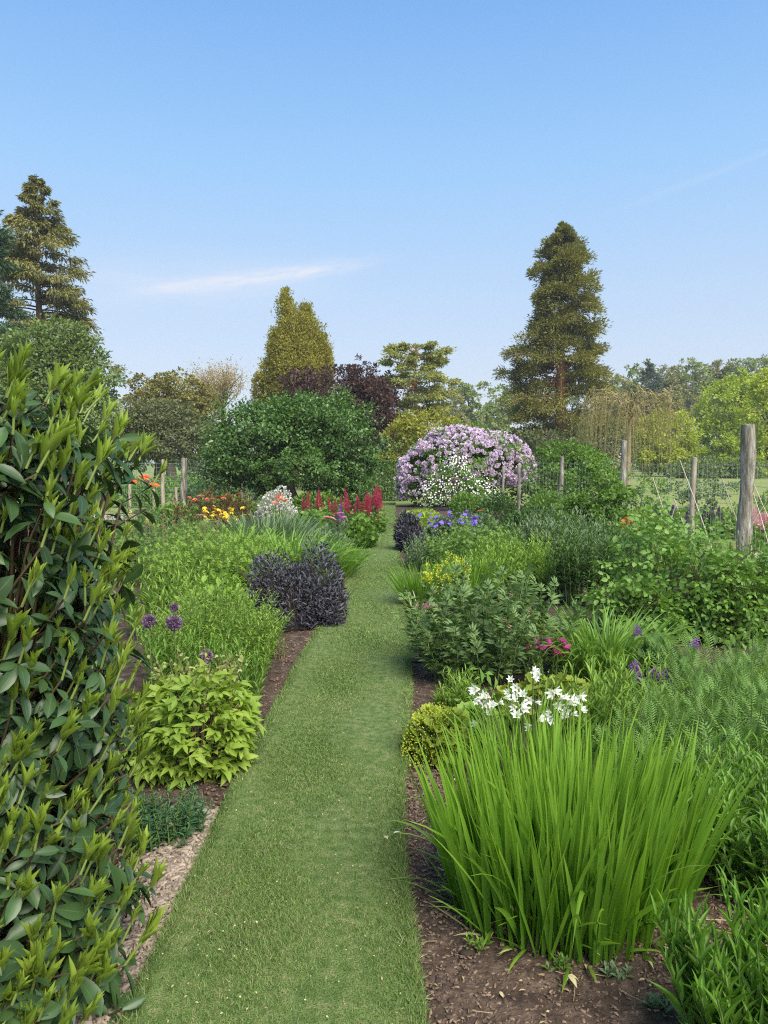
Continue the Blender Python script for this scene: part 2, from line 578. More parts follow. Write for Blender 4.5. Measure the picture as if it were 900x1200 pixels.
def mound(root, rx, ry, h, n, tp, L, W, m, name='leaves', inner=.45, rough=.12, up=.5, freq=2.6, lobes=None, stems='stem_green', nstem=24, bottom=.02, flat=1.0):
    """dome of foliage from the ground up; lobes: list of (x, y, rx, ry, h)"""
    lobes = lobes or [(0, 0, rx, ry, h)]
    G = Geo(); S = Geo()
    tot = sum(l[2] * l[3] + (l[2] + l[3]) * l[4] for l in lobes)
    for (x, y, a, b, hh) in lobes:
        k = int(n * (a * b + (a + b) * hh) / tot)
        d = sph(k); d[:, 2] = np.abs(d[:, 2])
        wb = Wob(freq); w2 = Wob(freq * 2.6)
        f = 1 + rough * wb(d) + rough * .6 * w2(d)
        rf = (inner + (1 - inner) * np.sqrt(R(0, 1, k))) * f
        z = np.maximum(d[:, 2] ** flat * hh * rf, bottom)
        # pull the foot in so the plant narrows to its base
        foot = .62 + .38 * np.minimum(1, z / (hh * .35))
        P = np.stack([x + d[:, 0] * a * rf * foot, y + d[:, 1] * b * rf * foot, z], 1)
        D = d * np.array([1, 1, .6]) + np.array([0, 0, up]) + rng.normal(0, .45, (k, 3))
        U = d + np.array([0, 0, .8]) + rng.normal(0, .3, (k, 3))
        U = U - D * .2
        s = R(.65, 1.2, k)
        cl = (np.clip(wb(d * 2) * .2 + .4, 0, 1) * .4 + R(0, .5, k) + .15 * (z / hh))
        inst(G, tp, P, D, U, L * s, W * s, np.clip(cl, 0, 1))
        B, az, q = disc(nstem, a * .4, b * .4)
        PP, _ = paths(B + np.array([x, y, 0]), az, .2 * q, .9 * q, hh * R(.75, .98, nstem), 5)
        tubes(S, PP, np.linspace(.006, .002, 5)[None] * max(1, hh), .5, 4)
    S.build('stems', LM[stems], root)
    return G.build(name, LM[m], root)


def crown(G, lobes, leaf_s, dens, tp=DIAW, clump=.26, per=30, inner=.5, rough=.16, vert=.62, hang=0.0, asp=.62):
    for c, r in lobes:
        c = np.asarray(c, float); r = np.asarray(r, float)
        rm = float(np.mean(r))
        area = 4 * PI * ((r[0] * r[1]) ** 1.6 / 3 + (r[0] * r[2]) ** 1.6 / 3 + (r[1] * r[2]) ** 1.6 / 3) ** (1 / 1.6)
        k = max(6, int(area * dens / (per * leaf_s ** 2)))
        d = sph(k)
        wb = Wob(2.6); w2 = Wob(6)
        f = 1 + rough * wb(d) + rough * .5 * w2(d)
        rf = (inner + (1 - inner) * np.sqrt(R(0, 1, k))) * f
        C = c + d * r * rf[:, None]
        crn = np.clip(.45 + .28 * rng.normal(size=k), 0, 1)
        cs = clump * np.minimum(rm, 2.2) * R(.5, 1.2, k)
        o = sph(k * per).reshape(k, per, 3) * R(0, 1, (k, per, 1)) ** .45 * 1.05
        P = C[:, None] + o * cs[:, None, None] * np.array([1, 1, vert])
        D = nrm(o) + d[:, None] * .5 + np.array([0, 0, .15 - hang]) + rng.normal(0, .35, o.shape)
        U = d[:, None] * .6 + np.array([0, 0, .8]) + rng.normal(0, .45, o.shape)
        s = leaf_s * R(.6, 1.25, (k, per))
        rr = np.clip(crn[:, None] * .55 + R(0, .45, (k, per)), 0, 1)
        inst(G, tp, P.reshape(-1, 3), D.reshape(-1, 3), U.reshape(-1, 3), s.ravel(), (s * asp).ravel(), rr.ravel())


def limbs(G, base, fork, lobes, r0, ns=7, twigs=3):
    base = np.array(base, float); fork = np.array(fork, float)
    m = (base + fork) / 2 + np.array([R(-.06, .06), R(-.06, .06), 0]) * np.linalg.norm(fork - base)
    line(G, [base - np.array([0, 0, .1]), base + (m - base) * .25, m, fork], r0 * 1.25, r0 * .75, ns)
    for c, r in lobes:
        c = np.asarray(c); r = np.asarray(r)
        k1 = fork + (c - fork) * .5 + np.array([R(-.1, .1), R(-.1, .1), .12]) * np.linalg.norm(c - fork)
        line(G, [fork - (fork - m) * .1, k1, c], r0 * .6, r0 * .22, 5)
        for _ in range(twigs):
            e = c + sph(1)[0] * r * .8
            line(G, [k1 * .4 + c * .6, (c + e) / 2 + np.array([0, 0, .1 * r[2]]), e], r0 * .2, r0 * .05, 4)


def tree(name, label, cat, u, Y, lob, leaf_s, m, dens=2.2, bark=BARK, trunk_r=.2, fork_v=None, fork_u=None, depth=.8, group=None, **kw):
    """lob: (u, v, ru, rv[, dY]) of each crown lobe, turned into metres at distance Y"""
    b = at(u, Y)
    root = thing(name, label, cat, b, group)
    L = []
    for q in lob:
        Yl = Y + (q[4] if len(q) > 4 else 0)
        c = pt(q[0], q[1], Yl) - np.array(b)
        rx, rz = q[2] * Yl / 900, q[3] * Yl / 900
        L.append((c, (rx, max(rx, rz) * depth, rz)))
    G = Geo()
    zf = min(c[2] - r[2] * .6 for c, r in L) if fork_v is None else hz(fork_v, Y)
    limbs(G, (0, 0, 0), (L[0][0][0] * .4 if fork_u is None else (fork_u - u) * Y / 900, 0, max(.3, zf)), L, trunk_r)
    G.build('trunk', bark, root)
    G = Geo()
    crown(G, L, leaf_s, dens, **kw)
    G.build('crown', LM[m], root)
    return root


def conifer(name, label, u, Y, vtop, prof, m, bark=BARK, nb=150, leaf_s=.4, elev=(.1, -.25), sag=.25, per=14, cl=10, trunk_r=.4, hang=.2, z0=.1, width=.4, cat='tree', group=None, csize=.35, inner=.25, asp=.3, cvert=.45, lvar=(.8, 1.06), ejit=.1):
    """prof: (row, half width in photo px); elev: branch slope low / high"""
    b = at(u, Y)
    root = thing(name, label, cat, b, group)
    H = hz(vtop, Y)
    pz = np.array([hz(v, Y) for v, _ in prof]); pr = np.array([w * Y / 900 for _, w in prof])
    od = np.argsort(pz); pz, pr = pz[od], pr[od]
    G = Geo()
    line(G, [(0, 0, -.1), (.05, 0, H * .3), (-.04, .05, H * .65), (0, 0, H * .985)], trunk_r, .03, 8)
    zb = H * (z0 + (1 - z0) * np.linspace(0, 1, nb) ** .93 * .985) + R(-.1, .1, nb)
    az = R(0, 2 * PI, nb)
    Lb = np.interp(zb, pz, pr) * np.where(R(0, 1, nb) > .25, R(lvar[0], lvar[1], nb), R(.45, .8, nb)) + .08
    wz = Wob(1.0)
    Lb = Lb * np.clip(1 + .13 * wz(np.stack([np.cos(az) * 2.2, np.sin(az) * 2.2, zb * 1.1], 1)), .65, 1.25)
    fr = zb / H
    e0 = PI / 2 - (elev[0] + (elev[1] - elev[0]) * (1 - fr)) + rng.normal(0, ejit, nb)
    P, d = paths(np.stack([0 * zb, 0 * zb, zb], 1), az, e0 - sag, e0 + sag, Lb, 6, 1.0)
    tubes(G, P, (np.linspace(1, .2, 6)[None] * (.012 + .014 * Lb[:, None])), .5, 4)
    G.build('trunk', bark, root)
    G = Geo()
    n = nb * cl
    bi = np.repeat(np.arange(nb), cl)
    f = inner + (1 - inner) * np.sqrt(R(0, 1, n))
    fi = f * 5; i0 = np.minimum(fi.astype(int), 4); ff = (fi - i0)[:, None]
    C = P[bi, i0] * (1 - ff) + P[bi, i0 + 1] * ff
    dd = d[bi, i0]
    sd = np.cross(dd, [0, 0, 1.0])
    C = C + sd * (rng.normal(0, width, n) * Lb[bi] * .45 * (1.1 - .6 * f))[:, None]
    cs = csize * (0.28 + .72 * np.minimum(1, Lb[bi] / 2.0)) * R(.6, 1.25, n)
    o = sph(n * per).reshape(n, per, 3) * R(0, 1, (n, per, 1)) ** .5 * .95
    PP = C[:, None] + o * cs[:, None, None] * np.array([1, 1, cvert])
    D = dd[:, None] * .8 + nrm(o) * .75 + np.array([0, 0, -hang]) + rng.normal(0, .25, o.shape)
    U = np.array([0, 0, 1.0]) + rng.normal(0, .5, o.shape)
    s = leaf_s * R(.6, 1.25, (n, per)) * (.6 + .4 * np.minimum(1, Lb[bi] / 1.5))[:, None]
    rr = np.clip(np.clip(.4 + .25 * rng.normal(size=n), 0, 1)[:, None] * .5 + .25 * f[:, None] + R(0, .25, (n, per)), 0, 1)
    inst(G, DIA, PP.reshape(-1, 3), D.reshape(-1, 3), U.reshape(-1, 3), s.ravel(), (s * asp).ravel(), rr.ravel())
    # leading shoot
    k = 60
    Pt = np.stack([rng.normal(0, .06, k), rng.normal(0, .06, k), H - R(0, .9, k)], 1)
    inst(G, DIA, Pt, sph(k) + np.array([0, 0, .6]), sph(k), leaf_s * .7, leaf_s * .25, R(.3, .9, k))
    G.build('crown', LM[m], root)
    return root


# ================================================================== setting
# ground to the horizon
G = Geo()
G.add([(-300, -12, -.035), (300, -12, -.035), (300, 340, -.035), (-300, 340, -.035)], [(0, 1, 2, 3)])
tag(G.build('meadow', MEADOW), kind='structure')

EDGE_L = [(-.742, 1.2), (-.742, 2.4), (-.738, 2.9), (-.735, 3.5), (-.71, 4.65), (-.687, 5.7), (-.63, 7.0), (-.588, 9.5), (-.556, 12.4), (-.53, 16), (-.42, 21), (-.33, 26), (-.33, 29)]
EDGE_R = [(.118, 1.2), (.116, 2.15), (.106, 2.4), (.088, 2.85), (.082, 3.25), (.122, 4.0), (.19, 5.1), (.23, 6.5), (.262, 9), (.262, 14.2), (.30, 20), (.40, 27), (.42, 29)]


def edge(E, y):
    return np.interp(y, [p[1] for p in E], [p[0] for p in E])


wob_e = Wob(5.0)
# lawn path: one sheet with a small cut edge
ys = np.concatenate([np.arange(1.2, 6, .04), np.arange(6, 29.01, .15)])
G = Geo()
cols = 14
eL = edge(EDGE_L, ys) + .012 * wob_e(np.stack([ys * 2, ys * 0, ys * 0], 1))
eR = edge(EDGE_R, ys) + .012 * wob_e(np.stack([ys * 2, ys * 0 + 5, ys * 0], 1))
wl = Wob(3.0)
rows = []
for j in range(cols + 1):
    f = j / cols
    x = eL * (1 - f) + eR * f
    p = np.stack([x, ys, np.full_like(ys, .032)], 1)
    p[:, 2] += .004 * wl(p * 2)
    rows.append(p)
rows = [rows[0] * [1, 1, 0] + [.012, 0, -.03]] + rows + [rows[-1] * [1, 1, 0] + [-.012, 0, -.03]]
V = np.stack(rows, 1)
nr, nc = V.shape[:2]
i = np.arange(nr - 1)[:, None] * nc + np.arange(nc - 1)[None]
F = np.stack([i, i + 1, i + nc + 1, i + nc], -1).reshape(-1, 4)
G.add(V.reshape(-1, 3), F)
tag(G.build('lawn_path', TURF), kind='structure')


# soil beds each side
def bed(name, x0, x1, y0, y1, m, step, amp, z=0.0):
    xs = np.arange(x0, x1 + step / 2, step); yy = np.arange(y0, y1 + step / 2, step)
    X, Y = np.meshgrid(xs, yy)
    P = np.stack([X, Y, np.full_like(X, z)], -1).reshape(-1, 3)
    w1, w2, w3 = Wob(4), Wob(14), Wob(40)
    P[:, 2] += amp * (w1(P) * .8 + w2(P) * .45 + w3(P) * .25)
    nx = len(xs)
    i = np.arange(len(yy) - 1)[:, None] * nx + np.arange(nx - 1)[None]
    G = Geo()
    G.add(P, np.stack([i, i + 1, i + nx + 1, i + nx], -1).reshape(-1, 4))
    return tag(G.build(name, m), kind='structure')


bed('soil', -2.6, 2.8, 1.0, 6.0, SOIL, .025, .008)
bed('border_soil', -8.0, 5.6, 6.0, 27.5, SOIL, .12, .012)
bed('gravel_path', -14, -5.2, 20.5, 22.6, GRAVEL, .2, .004, .02)
bed('dry_soil', 4.4, 9.5, 10.6, 13.2, STRAW_SOIL, .15, .006, .03)

# mown grass blades on the path
G = Geo()


WORN = Wob(2.4)


def turf_blades(y0, y1, dens, h, w):
    n = int((y1 - y0) * .9 * dens)
    y = R(y0, y1, n)
    f = R(0.0, 1.0, n)
    a, b = edge(EDGE_L, y), edge(EDGE_R, y)
    x = a + (b - a) * f + rng.normal(0, .006, n)
    B = np.stack([x, y, np.full(n, .026)], 1)
    patch = Wob(6)(B) * .5 + Wob(17)(B) * .4
    th = R(0, 6.28, n)
    e = R(.1, 1.35, n)
    D = np.stack([np.cos(th) * np.cos(e), np.sin(th) * np.cos(e), np.sin(e)], 1)
    edgeboost = 1 + .7 * ((f < .05) | (f > .95))
    hh = h * R(.5, 1.15, n) * edgeboost * np.clip(1 + patch * .1, .7, 1.3)
    rr = np.clip(.45 + patch * .2 + rng.normal(0, .27, n), 0, .96)
    worn = np.clip(WORN(B * [1.6, 1, 1]) - .75, 0, 1)
    rr = np.where(R(0, 1, n) < .07 + .08 * np.clip(patch, 0, 1) + .5 * worn, .99, rr)
    inst(G, NEEDLE, B, D, sph(n) + np.array([0, 0, .6]), hh, w * R(.7, 1.2, n), rr)


turf_blades(1.7, 3.0, 85000, .020, .0026)
turf_blades(3.0, 4.2, 48000, .021, .0032)
turf_blades(4.2, 6.5, 24000, .023, .0044)
turf_blades(6.5, 12, 9000, .026, .0068)
turf_blades(12, 28.8, 2200, .026, .014)
tag(G.build('grass', LM['lawn']), 'short mown grass of the garden path', 'grass', kind='stuff')

# pale petals scattered over the lawn
n = 520
y = 1.9 + 12 * R(0, 1, n) ** 1.7
a, b = edge(EDGE_L, y), edge(EDGE_R, y)
x = a + (b - a) * R(.03, .97, n)
G = Geo()
inst(G, DIAW, np.stack([x, y, np.full(n, .05)], 1), sph(n) * [1, 1, .15], sph(n) * .4 + [0, 0, 1.0], R(.006, .013, n), R(.003, .007, n), R(0, 1, n))
tag(G.build('fallen_petals', LM['straw']), 'tiny pale petals scattered over the mown path', 'petals', kind='stuff')

# wood chips and bark crumbs on the beds
CH = Tpl([(-.5, 0, 0), (.5, .1, 0), (.35, 1, 0), (-.4, .9, 0), (-.4, .05, .25), (.4, .1, .25), (.3, .9, .22), (-.3, .85, .22)],
         [(4, 5, 6, 7), (0, 1, 5, 4), (1, 2, 6, 5), (2, 3, 7, 6), (3, 0, 4, 7)], [0] * 8, [0] * 8)


def chips(name, label, P, m, l0, l1, asp=.4):
    k = len(P)
    th = R(0, 6.28, k)
    D = np.stack([np.cos(th), np.sin(th), R(-.25, .25, k)], 1)
    G = Geo()
    Ls = l0 + (l1 - l0) * R(0, 1, k) ** 2.2
    inst(G, CH, P, D, rng.normal(0, .25, (k, 3)) + [0, 0, 1.0], Ls, Ls * R(asp * .5, asp * 1.4, k), R(0, 1, k))
    return tag(G.build(name, LM[m], smooth=False), label, 'wood chips', kind='stuff')


n = 9000
y = R(2.0, 3.4, n)
chips('wood_chips', 'pale wood chip mulch between the glossy shrub and the lawn', np.stack([edge(EDGE_L, y) - np.abs(rng.normal(0, .14, n)) - .012, y, R(.004, .022, n)], 1), 'chip', .007, .042, .26)
n = 30000
y = R(1.9, 3.8, n)
chips('bark_crumbs', 'dark bark crumbs on the soil in front of the sword leaved clump', np.stack([edge(EDGE_R, y) + .012 + np.abs(R(0, 1.5, n)), y, R(.0, .012, n)], 1), 'chip_dark', .003, .02)
n = 5000
y = 3.4 + 8 * R(0, 1, n) ** 1.3
sd = R(0, 1, n) < .5
x = np.where(sd, edge(EDGE_L, y) - np.abs(rng.normal(0, .2, n)) - .015, edge(EDGE_R, y) + np.abs(rng.normal(0, .2, n)) + .015)
chips('soil_crumbs', 'brown soil crumbs along both lawn edges', np.stack([x, y, R(0, .014, n)], 1), 'chip_dark', .006, .024)

# low weeds and self sown leaves that join the plants of the beds
G = Geo()
n = 15000
y = 4.6 + 15 * R(0, 1, n) ** 1.2
sd = R(0, 1, n) < .5
x = np.where(sd, edge(EDGE_L, y) - .22 - R(0, 1, n) * (1.2 + .25 * y), edge(EDGE_R, y) + .24 + R(0, 1, n) * (1.0 + .3 * y))
P = np.stack([x, y, R(.02, .22, n)], 1)
ok = (Wob(2.2)(P) + .6 * Wob(5)(P)) > -.2
P = P[ok]; n = len(P)
inst(G, DIAW, P, sph(n) + [0, 0, .4], sph(n) * .6 + [0, 0, 1.0], R(.03, .11, n), R(.015, .05, n), R(0, 1, n))
tag(G.build('undergrowth', LM['mid']), 'low weeds filling the gaps between the border plants', 'undergrowth', kind='stuff')
# clods
n = 2600
y = R(1.9, 4.2, n)
k = R(0, 1, n) < .25
x = np.where(k, edge(EDGE_L, y) - .02 - R(0, .4, n), edge(EDGE_R, y) + .02 + R(0, 1.5, n))
chips('soil_clods', 'dark crumbling clods of soil in the near beds', np.stack([x, y, R(-.008, .006, n)], 1), 'clod', .008, .04, .9)
# broken twigs and dead leaves on the soil
n = 90
y = R(1.9, 4.5, n)
G = Geo()
P = np.stack([edge(EDGE_R, y) + .03 + R(0, 1.3, n), y, R(.012, .022, n)], 1)
th = R(0, 6.28, n); ln = R(.03, .11, n)
dv = np.stack([np.cos(th) * ln, np.sin(th) * ln, R(-.004, .008, n)], 1)
tubes(G, np.stack([P, P + dv * .5 + rng.normal(0, .004, (n, 3)) * [1, 1, .3], P + dv], 1), np.array([[.0016, .0013, .0008]]), R(0, 1, n), 4)
n = 260
y = R(1.9, 4.0, n)
P = np.stack([edge(EDGE_R, y) + .02 + R(0, 1.4, n), y, R(.01, .025, n)], 1)
inst(G, OVAL, P, sph(n) * [1, 1, .2], sph(n) * .6 + [0, 0, 1.0], R(.008, .024, n), R(.004, .012, n), R(0, 1, n))
tag(G.build('dry_litter', LM['twig']), 'dry twigs and dead leaf scraps on the soil at right', 'litter', kind='stuff')

# two fallen leaves by the path edge
for (u, v, m, lab, ang) in ((461, 993, 'silver', 'pale bluish fallen leaf at the right edge of the path', .5), (454, 1000, 'straw', 'yellow fallen leaf on the grass beside a pale one', 1.9)):
    G = Geo()
    inst(G, OVAL, np.array([[0, 0, .06]]), np.array([[math.cos(ang), math.sin(ang), .1]]), np.array([[0, .2, 1.0]]), .038, .018, .4)
    o = G.build('fallen_leaf', LM[m], loc=gp(u, v))
    tag(o, lab, 'leaf', 'fallen leaves on the path')

# ================================================================== far trees
conifer('redwood_tree', 'tall conical evergreen with red brown trunk rising behind the weeping tree', 655, 60, 262,
        [(262, 1), (285, 12), (305, 22), (340, 40), (400, 52), (440, 58), (470, 60), (500, 58), (530, 58), (562, 30)], 'sequoia', BARK_RED,
        nb=250, leaf_s=.25, elev=(.45, -.2), sag=.3, per=36, cl=13, trunk_r=.62, hang=-.3, z0=.09, csize=.6, asp=.36, cvert=.8, ejit=.3, inner=.35, lvar=(.7, 1.14), width=.6)
conifer('fir_tree', 'tall bronze green fir with drooping sprays above the left shrub', 52, 46, 206,
        [(206, 1), (235, 14), (262, 27), (300, 48), (350, 60), (400, 76), (440, 90), (480, 94), (540, 60)], 'fir', BARK,
        nb=230, leaf_s=.30, elev=(.15, -.3), sag=.3, per=22, cl=10, trunk_r=.42, hang=.45, z0=.05, csize=.45, inner=.25)
conifer('cedar_tree', 'dark blue green cedar cut by the left picture edge', -22, 40, 225,
        [(225, 3), (260, 35), (300, 45), (340, 52), (400, 58), (470, 50)], 'cedar', BARK,
        nb=90, leaf_s=.28, elev=(.2, 0), sag=.12, per=26, cl=13, trunk_r=.4, hang=.2, z0=.12, csize=.5)
tree('yew_tree', 'dome shaped grey green tree in front of the tall bronze fir', 'tree', 70, 34,
     [(62, 425, 55, 42), (20, 440, 42, 45), (105, 445, 34, 42), (72, 398, 36, 24), (60, 470, 75, 40)], .17, 'yew', 3.4, trunk_r=.3)
tree('oak_tree', 'round bronze topped tree on the skyline behind the grey green bush', 'tree', 203, 60,
     [(175, 462, 30, 20), (205, 460, 40, 21), (234, 472, 22, 20), (205, 490, 55, 30)], .24, 'olive', 4.0, trunk_r=.4, vert=.5)
tree('olive_bush', 'broad grey green bush standing behind the wire fence', 'bush', 188, 38,
     [(185, 508, 48, 36), (150, 515, 30, 34), (225, 515, 28, 32), (190, 485, 32, 16)], .14, 'oliveg', 4.0, trunk_r=.2)
# bare blossom tree
root = thing('blossom_tree', 'pale nearly bare twiggy tree on the skyline beside the gold conifer', 'tree', at(262, 66))
b = np.array(at(262, 66))
G = Geo(); tips = []
top = pt(262, 478, 66) - b
line(G, [(0, 0, 0), top * .6, top], .3, .2, 7)
for k in range(46):
    e = pt(258 + R(-36, 26), 432 + abs(R(-1, 1)) * 34, 66 + R(-2, 2)) - b
    m1 = top + (e - top) * .45 + np.array([R(-.5, .5), R(-.5, .5), .3])
    line(G, [top, m1, e], .075, .015, 4)
    for _ in range(9):
        s0 = m1 + (e - m1) * R(.2, 1)
        e2 = s0 + sph(1)[0] * .8 + np.array([0, 0, .4])
        line(G, [s0, (s0 + e2) / 2 + R(-.1, .1, 3), e2], .018, .008, 3)
        tips.append(e2)
G.build('trunk', BARK_PALE, root)
tips = np.array(tips)
G = Geo()
P = np.repeat(tips, 7, 0) + rng.normal(0, .28, (len(tips) * 7, 3))
inst(G, DIAW, P, sph(len(P)), sph(len(P)), .15, .1, R(0, 1, len(P)))
G.build('crown', LM['blossom_tree'], root)

tree('gold_conifer', 'tall golden evergreen of several joined spires in the middle distance', 'tree', 345, 55,
     [(337, 430, 19, 50), (336, 388, 11, 34), (336, 360, 5, 18), (362, 438, 20, 48), (361, 398, 13, 32), (359, 368, 5, 15), (349, 420, 16, 50), (380, 432, 9, 30), (378, 404, 5, 16), (318, 446, 12, 28), (304, 458, 8, 18), (324, 415, 9, 28), (345, 465, 38, 36)], .16, 'gold', 6.5, trunk_r=.35, clump=.3, vert=1.1, rough=.2, hang=-.6, asp=.5, per=26)
tree('plum_tree', 'dark purple leaved tree behind the green round headed tree', 'tree', 400, 42,
     [(385, 462, 42, 30), (350, 452, 27, 20), (420, 458, 32, 28), (440, 470, 28, 30), (430, 482, 34, 38), (442, 522, 26, 30), (400, 512, 40, 40)], .17, 'plum', 3.4, trunk_r=.2)
tree('copper_beech', 'dark reddish tree with open twiggy top left of the pale pine', 'tree', 428, 49,
     [(416, 440, 18, 17), (447, 450, 20, 16), (432, 460, 30, 24), (455, 478, 22, 25)], .2, 'plum', 1.1, trunk_r=.2, rough=.3)
conifer('pine_tree', 'pale yellow green pine with level branches above the lilac flowering shrub', 487, 50, 404,
        [(404, 8), (412, 38), (432, 38), (445, 46), (470, 52), (490, 56), (520, 50), (545, 44)], 'pine', BARK_RED,
        nb=84, leaf_s=.22, elev=(.12, .05), sag=.12, per=26, cl=14, trunk_r=.2, hang=.1, z0=.1, csize=.42, asp=.4, lvar=(.6, 1.15))
tree('willow_bush', 'yellow green bush between the purple tree and the lilac shrub', 'bush', 492, 40,
     [(505, 502, 34, 20), (478, 512, 30, 24), (462, 540, 20, 18), (530, 510, 22, 20)], .15, 'ygreen', 3.6, trunk_r=.15)
# clipped hedge at the end of the path
root = thing('clipped_hedge', 'dark clipped hedge closing the end of the grass path', 'hedge', at(450, 31.5))
G = Geo()
n = 15000
w_, d_, h_ = .78, .5, 1.52
f = rng.integers(0, 4, n)
P = np.stack([R(-w_, w_, n), R(-d_, d_, n), R(0, h_, n)], 1)
Nn = np.zeros((n, 3))
for k, (ax, sg, lim) in enumerate(((1, -1, d_), (2, 1, h_), (0, 1, w_), (0, -1, w_))):
    s = f == k
    P[s, ax] = (sg * lim if ax != 2 else h_) + rng.normal(0, .035, s.sum())
    Nn[s, ax] = sg
inst(G, DIAW, P, Nn * .5 + sph(n), Nn + sph(n) * .5, .07, .04, R(0, 1, n))
G.build('leaves', LM['hedge'], root)
G = Geo()
B, a, q = disc(16, .6, .35)
PP, _ = paths(B, a, .1 * q, .3 * q, np.full(16, 1.35), 5)
tubes(G, PP, np.linspace(.03, .01, 5)[None], .5, 5)
G.build('stems', BARK, root)
tree('bay_tree', 'round headed dark green tree with leaning trunk beside the path', 'tree', 350, 23,
     [(352, 499, 56, 28), (352, 483, 42, 18), (292, 518, 46, 42), (404, 515, 34, 44), (268, 538, 32, 28), (318, 490, 36, 16), (396, 490, 30, 15), (388, 548, 32, 26), (300, 555, 30, 22), (378, 560, 26, 20), (412, 560, 18, 18), (330, 508, 30, 22), (375, 510, 28, 22), (280, 505, 24, 20), (262, 556, 22, 20), (395, 572, 20, 16), (318, 572, 18, 14), (425, 545, 14, 24), (356, 548, 34, 22, -1.2), (318, 556, 24, 18, -1.0)], .10, 'bay', 3.6,
     trunk_r=.17, fork_v=545, clump=.34, inner=.72, rough=.32, fork_u=338)

# far trees: middle gap and right wood
for k, (u, Y, lob, m, lab) in enumerate((
        (553, 125, [(553, 478, 24, 24), (548, 460, 13, 12), (562, 500, 26, 24)], 'wood_far', 'hazy green tree filling the gap right of the pale pine'),
        (585, 135, [(588, 478, 22, 26), (600, 468, 12, 20), (580, 500, 26, 24)], 'wood_far', 'hazy tree touching the left side of the red trunked evergreen'),
        (530, 115, [(530, 480, 14, 30), (535, 505, 20, 22)], 'wood_brown', 'thin brownish far tree just right of the pale pine'))):
    tree('woodland_tree', lab, 'tree', u, Y, lob, .5, m, 3.6, trunk_r=.4, group='distant woodland trees')
right_wood = [
    (725, 128, [(722, 462, 18, 24), (716, 488, 22, 26)], 'wood_brown', 'brownish far tree just behind the weeping tree top'),
    (752, 135, [(752, 448, 18, 20), (750, 475, 22, 28)], 'wood_far', 'greyish far tree left of the tall bare stemmed trees'),
    (783, 140, [(782, 442, 17, 14), (788, 470, 26, 30)], 'wood_brown', 'far tree with olive crown above the low round lime tree'),
    (812, 145, [(812, 434, 20, 11), (800, 446, 14, 9), (825, 460, 22, 18)], 'wood_far', 'far tree with bare stems and flat crown on the skyline'),
    (842, 148, [(845, 433, 18, 9), (858, 440, 14, 10), (840, 455, 22, 14)], 'wood_brown', 'thin crowned far tree against the sky above the big lime trees'),
    (872, 145, [(872, 430, 17, 10), (880, 445, 20, 14)], 'wood_far', 'open crowned far tree second from the right edge'),
    (902, 140, [(900, 428, 18, 12), (905, 450, 22, 20)], 'wood_far', 'dark far tree at the right end of the skyline'),
]
for (u, Y, lob, m, lab) in right_wood:
    tree('woodland_tree', lab, 'tree', u, Y, lob, .48, m, 3.2, trunk_r=.35, group='distant woodland trees', rough=.25, bark=BARK_PALE)
for (u, Y, lob, m, lab) in ((735, 150, [(u, 478 + R(-5, 5), 22, 34) for u in (695, 718, 741, 764)] + [(u, 515, 26, 30) for u in (700, 730, 760)], 'wood_far', 'far wood edge showing behind the weeping tree'),
                            (800, 155, [(u, 470 + R(-5, 5), 22, 30) for u in (784, 802, 822, 842)] + [(u, 505, 26, 34) for u in (790, 815, 840)], 'wood_far', 'far wood mass under the bare stemmed trees'),
                            (885, 155, [(u, 462 + R(-5, 5), 22, 28) for u in (862, 882, 904, 926)] + [(u, 500, 26, 34) for u in (870, 900)], 'wood_brown', 'far wood mass behind the yellow green tree at the right')):
    tree('woodland_tree', lab, 'tree', u, Y, lob, .5, m, 3.2, trunk_r=.4, group='distant woodland trees', rough=.2)
for (u, Y, vt, lab) in ((757, 132, 424, 'slim dark spruce tip poking above the far wood'), (768, 112, 452, 'dark blue spruce wedged between two lime green trees')):
    conifer('spruce_tree', lab, u, Y, vt, [(vt, 2), (vt + 30, 14), (vt + 70, 20), (560, 18)], 'spruce', nb=60, leaf_s=.6, elev=(0, -.2), sag=.15, per=10, cl=8, trunk_r=.3, csize=.7, group='spruces in the far wood')
tree('lime_tree', 'low round bright green tree at the meadow edge', 'tree', 785, 80,
     [(785, 508, 30, 32), (772, 535, 32, 24), (800, 540, 24, 20), (760, 515, 20, 28)], .3, 'lime_tree', 4.0, trunk_r=.4, group='bright green trees along the meadow', clump=.32)
tree('lime_tree', 'tall spreading green tree behind the thick fence post', 'tree', 858, 88,
     [(852, 478, 34, 34), (840, 515, 30, 34), (868, 455, 24, 20), (862, 540, 40, 22)], .32, 'lime_tree_deep', 4.0, trunk_r=.5, group='bright green trees along the meadow', clump=.3)
tree('lime_tree', 'big yellow green tree at the right picture edge', 'tree', 905, 74,
     [(905, 490, 36, 38), (915, 455, 36, 28), (892, 535, 34, 26)], .3, 'lime_tree', 4.0, trunk_r=.5, group='bright green trees along the meadow', clump=.3)
tree('field_bush', 'dark hedge bush under the tall spreading tree across the meadow', 'bush', 830, 72,
     [(835, 548, 30, 12), (800, 551, 24, 9), (870, 550, 30, 12)], .25, 'yew', 4.0, trunk_r=.15)
# dark backing hedge along the far left and middle
for (u0, u1, Y, v, lab, m) in ((-40, 170, 44, 498, 'dark evergreen hedge behind the left garden fence', 'yew'), (230, 450, 48, 506, 'dark hedge behind the round headed green tree', 'deep'),
                               (560, 720, 46, 512, 'loose hedge in front of the red trunked evergreen', 'oliveg')):
    us = np.linspace(u0, u1, max(4, int((u1 - u0) / 26)))
    tree('boundary_hedge', lab, 'hedge', (u0 + u1) / 2, Y, [(u, v + 22 + R(-4, 4), 22, 34) for u in us], .2, m, 3.4, trunk_r=.1)

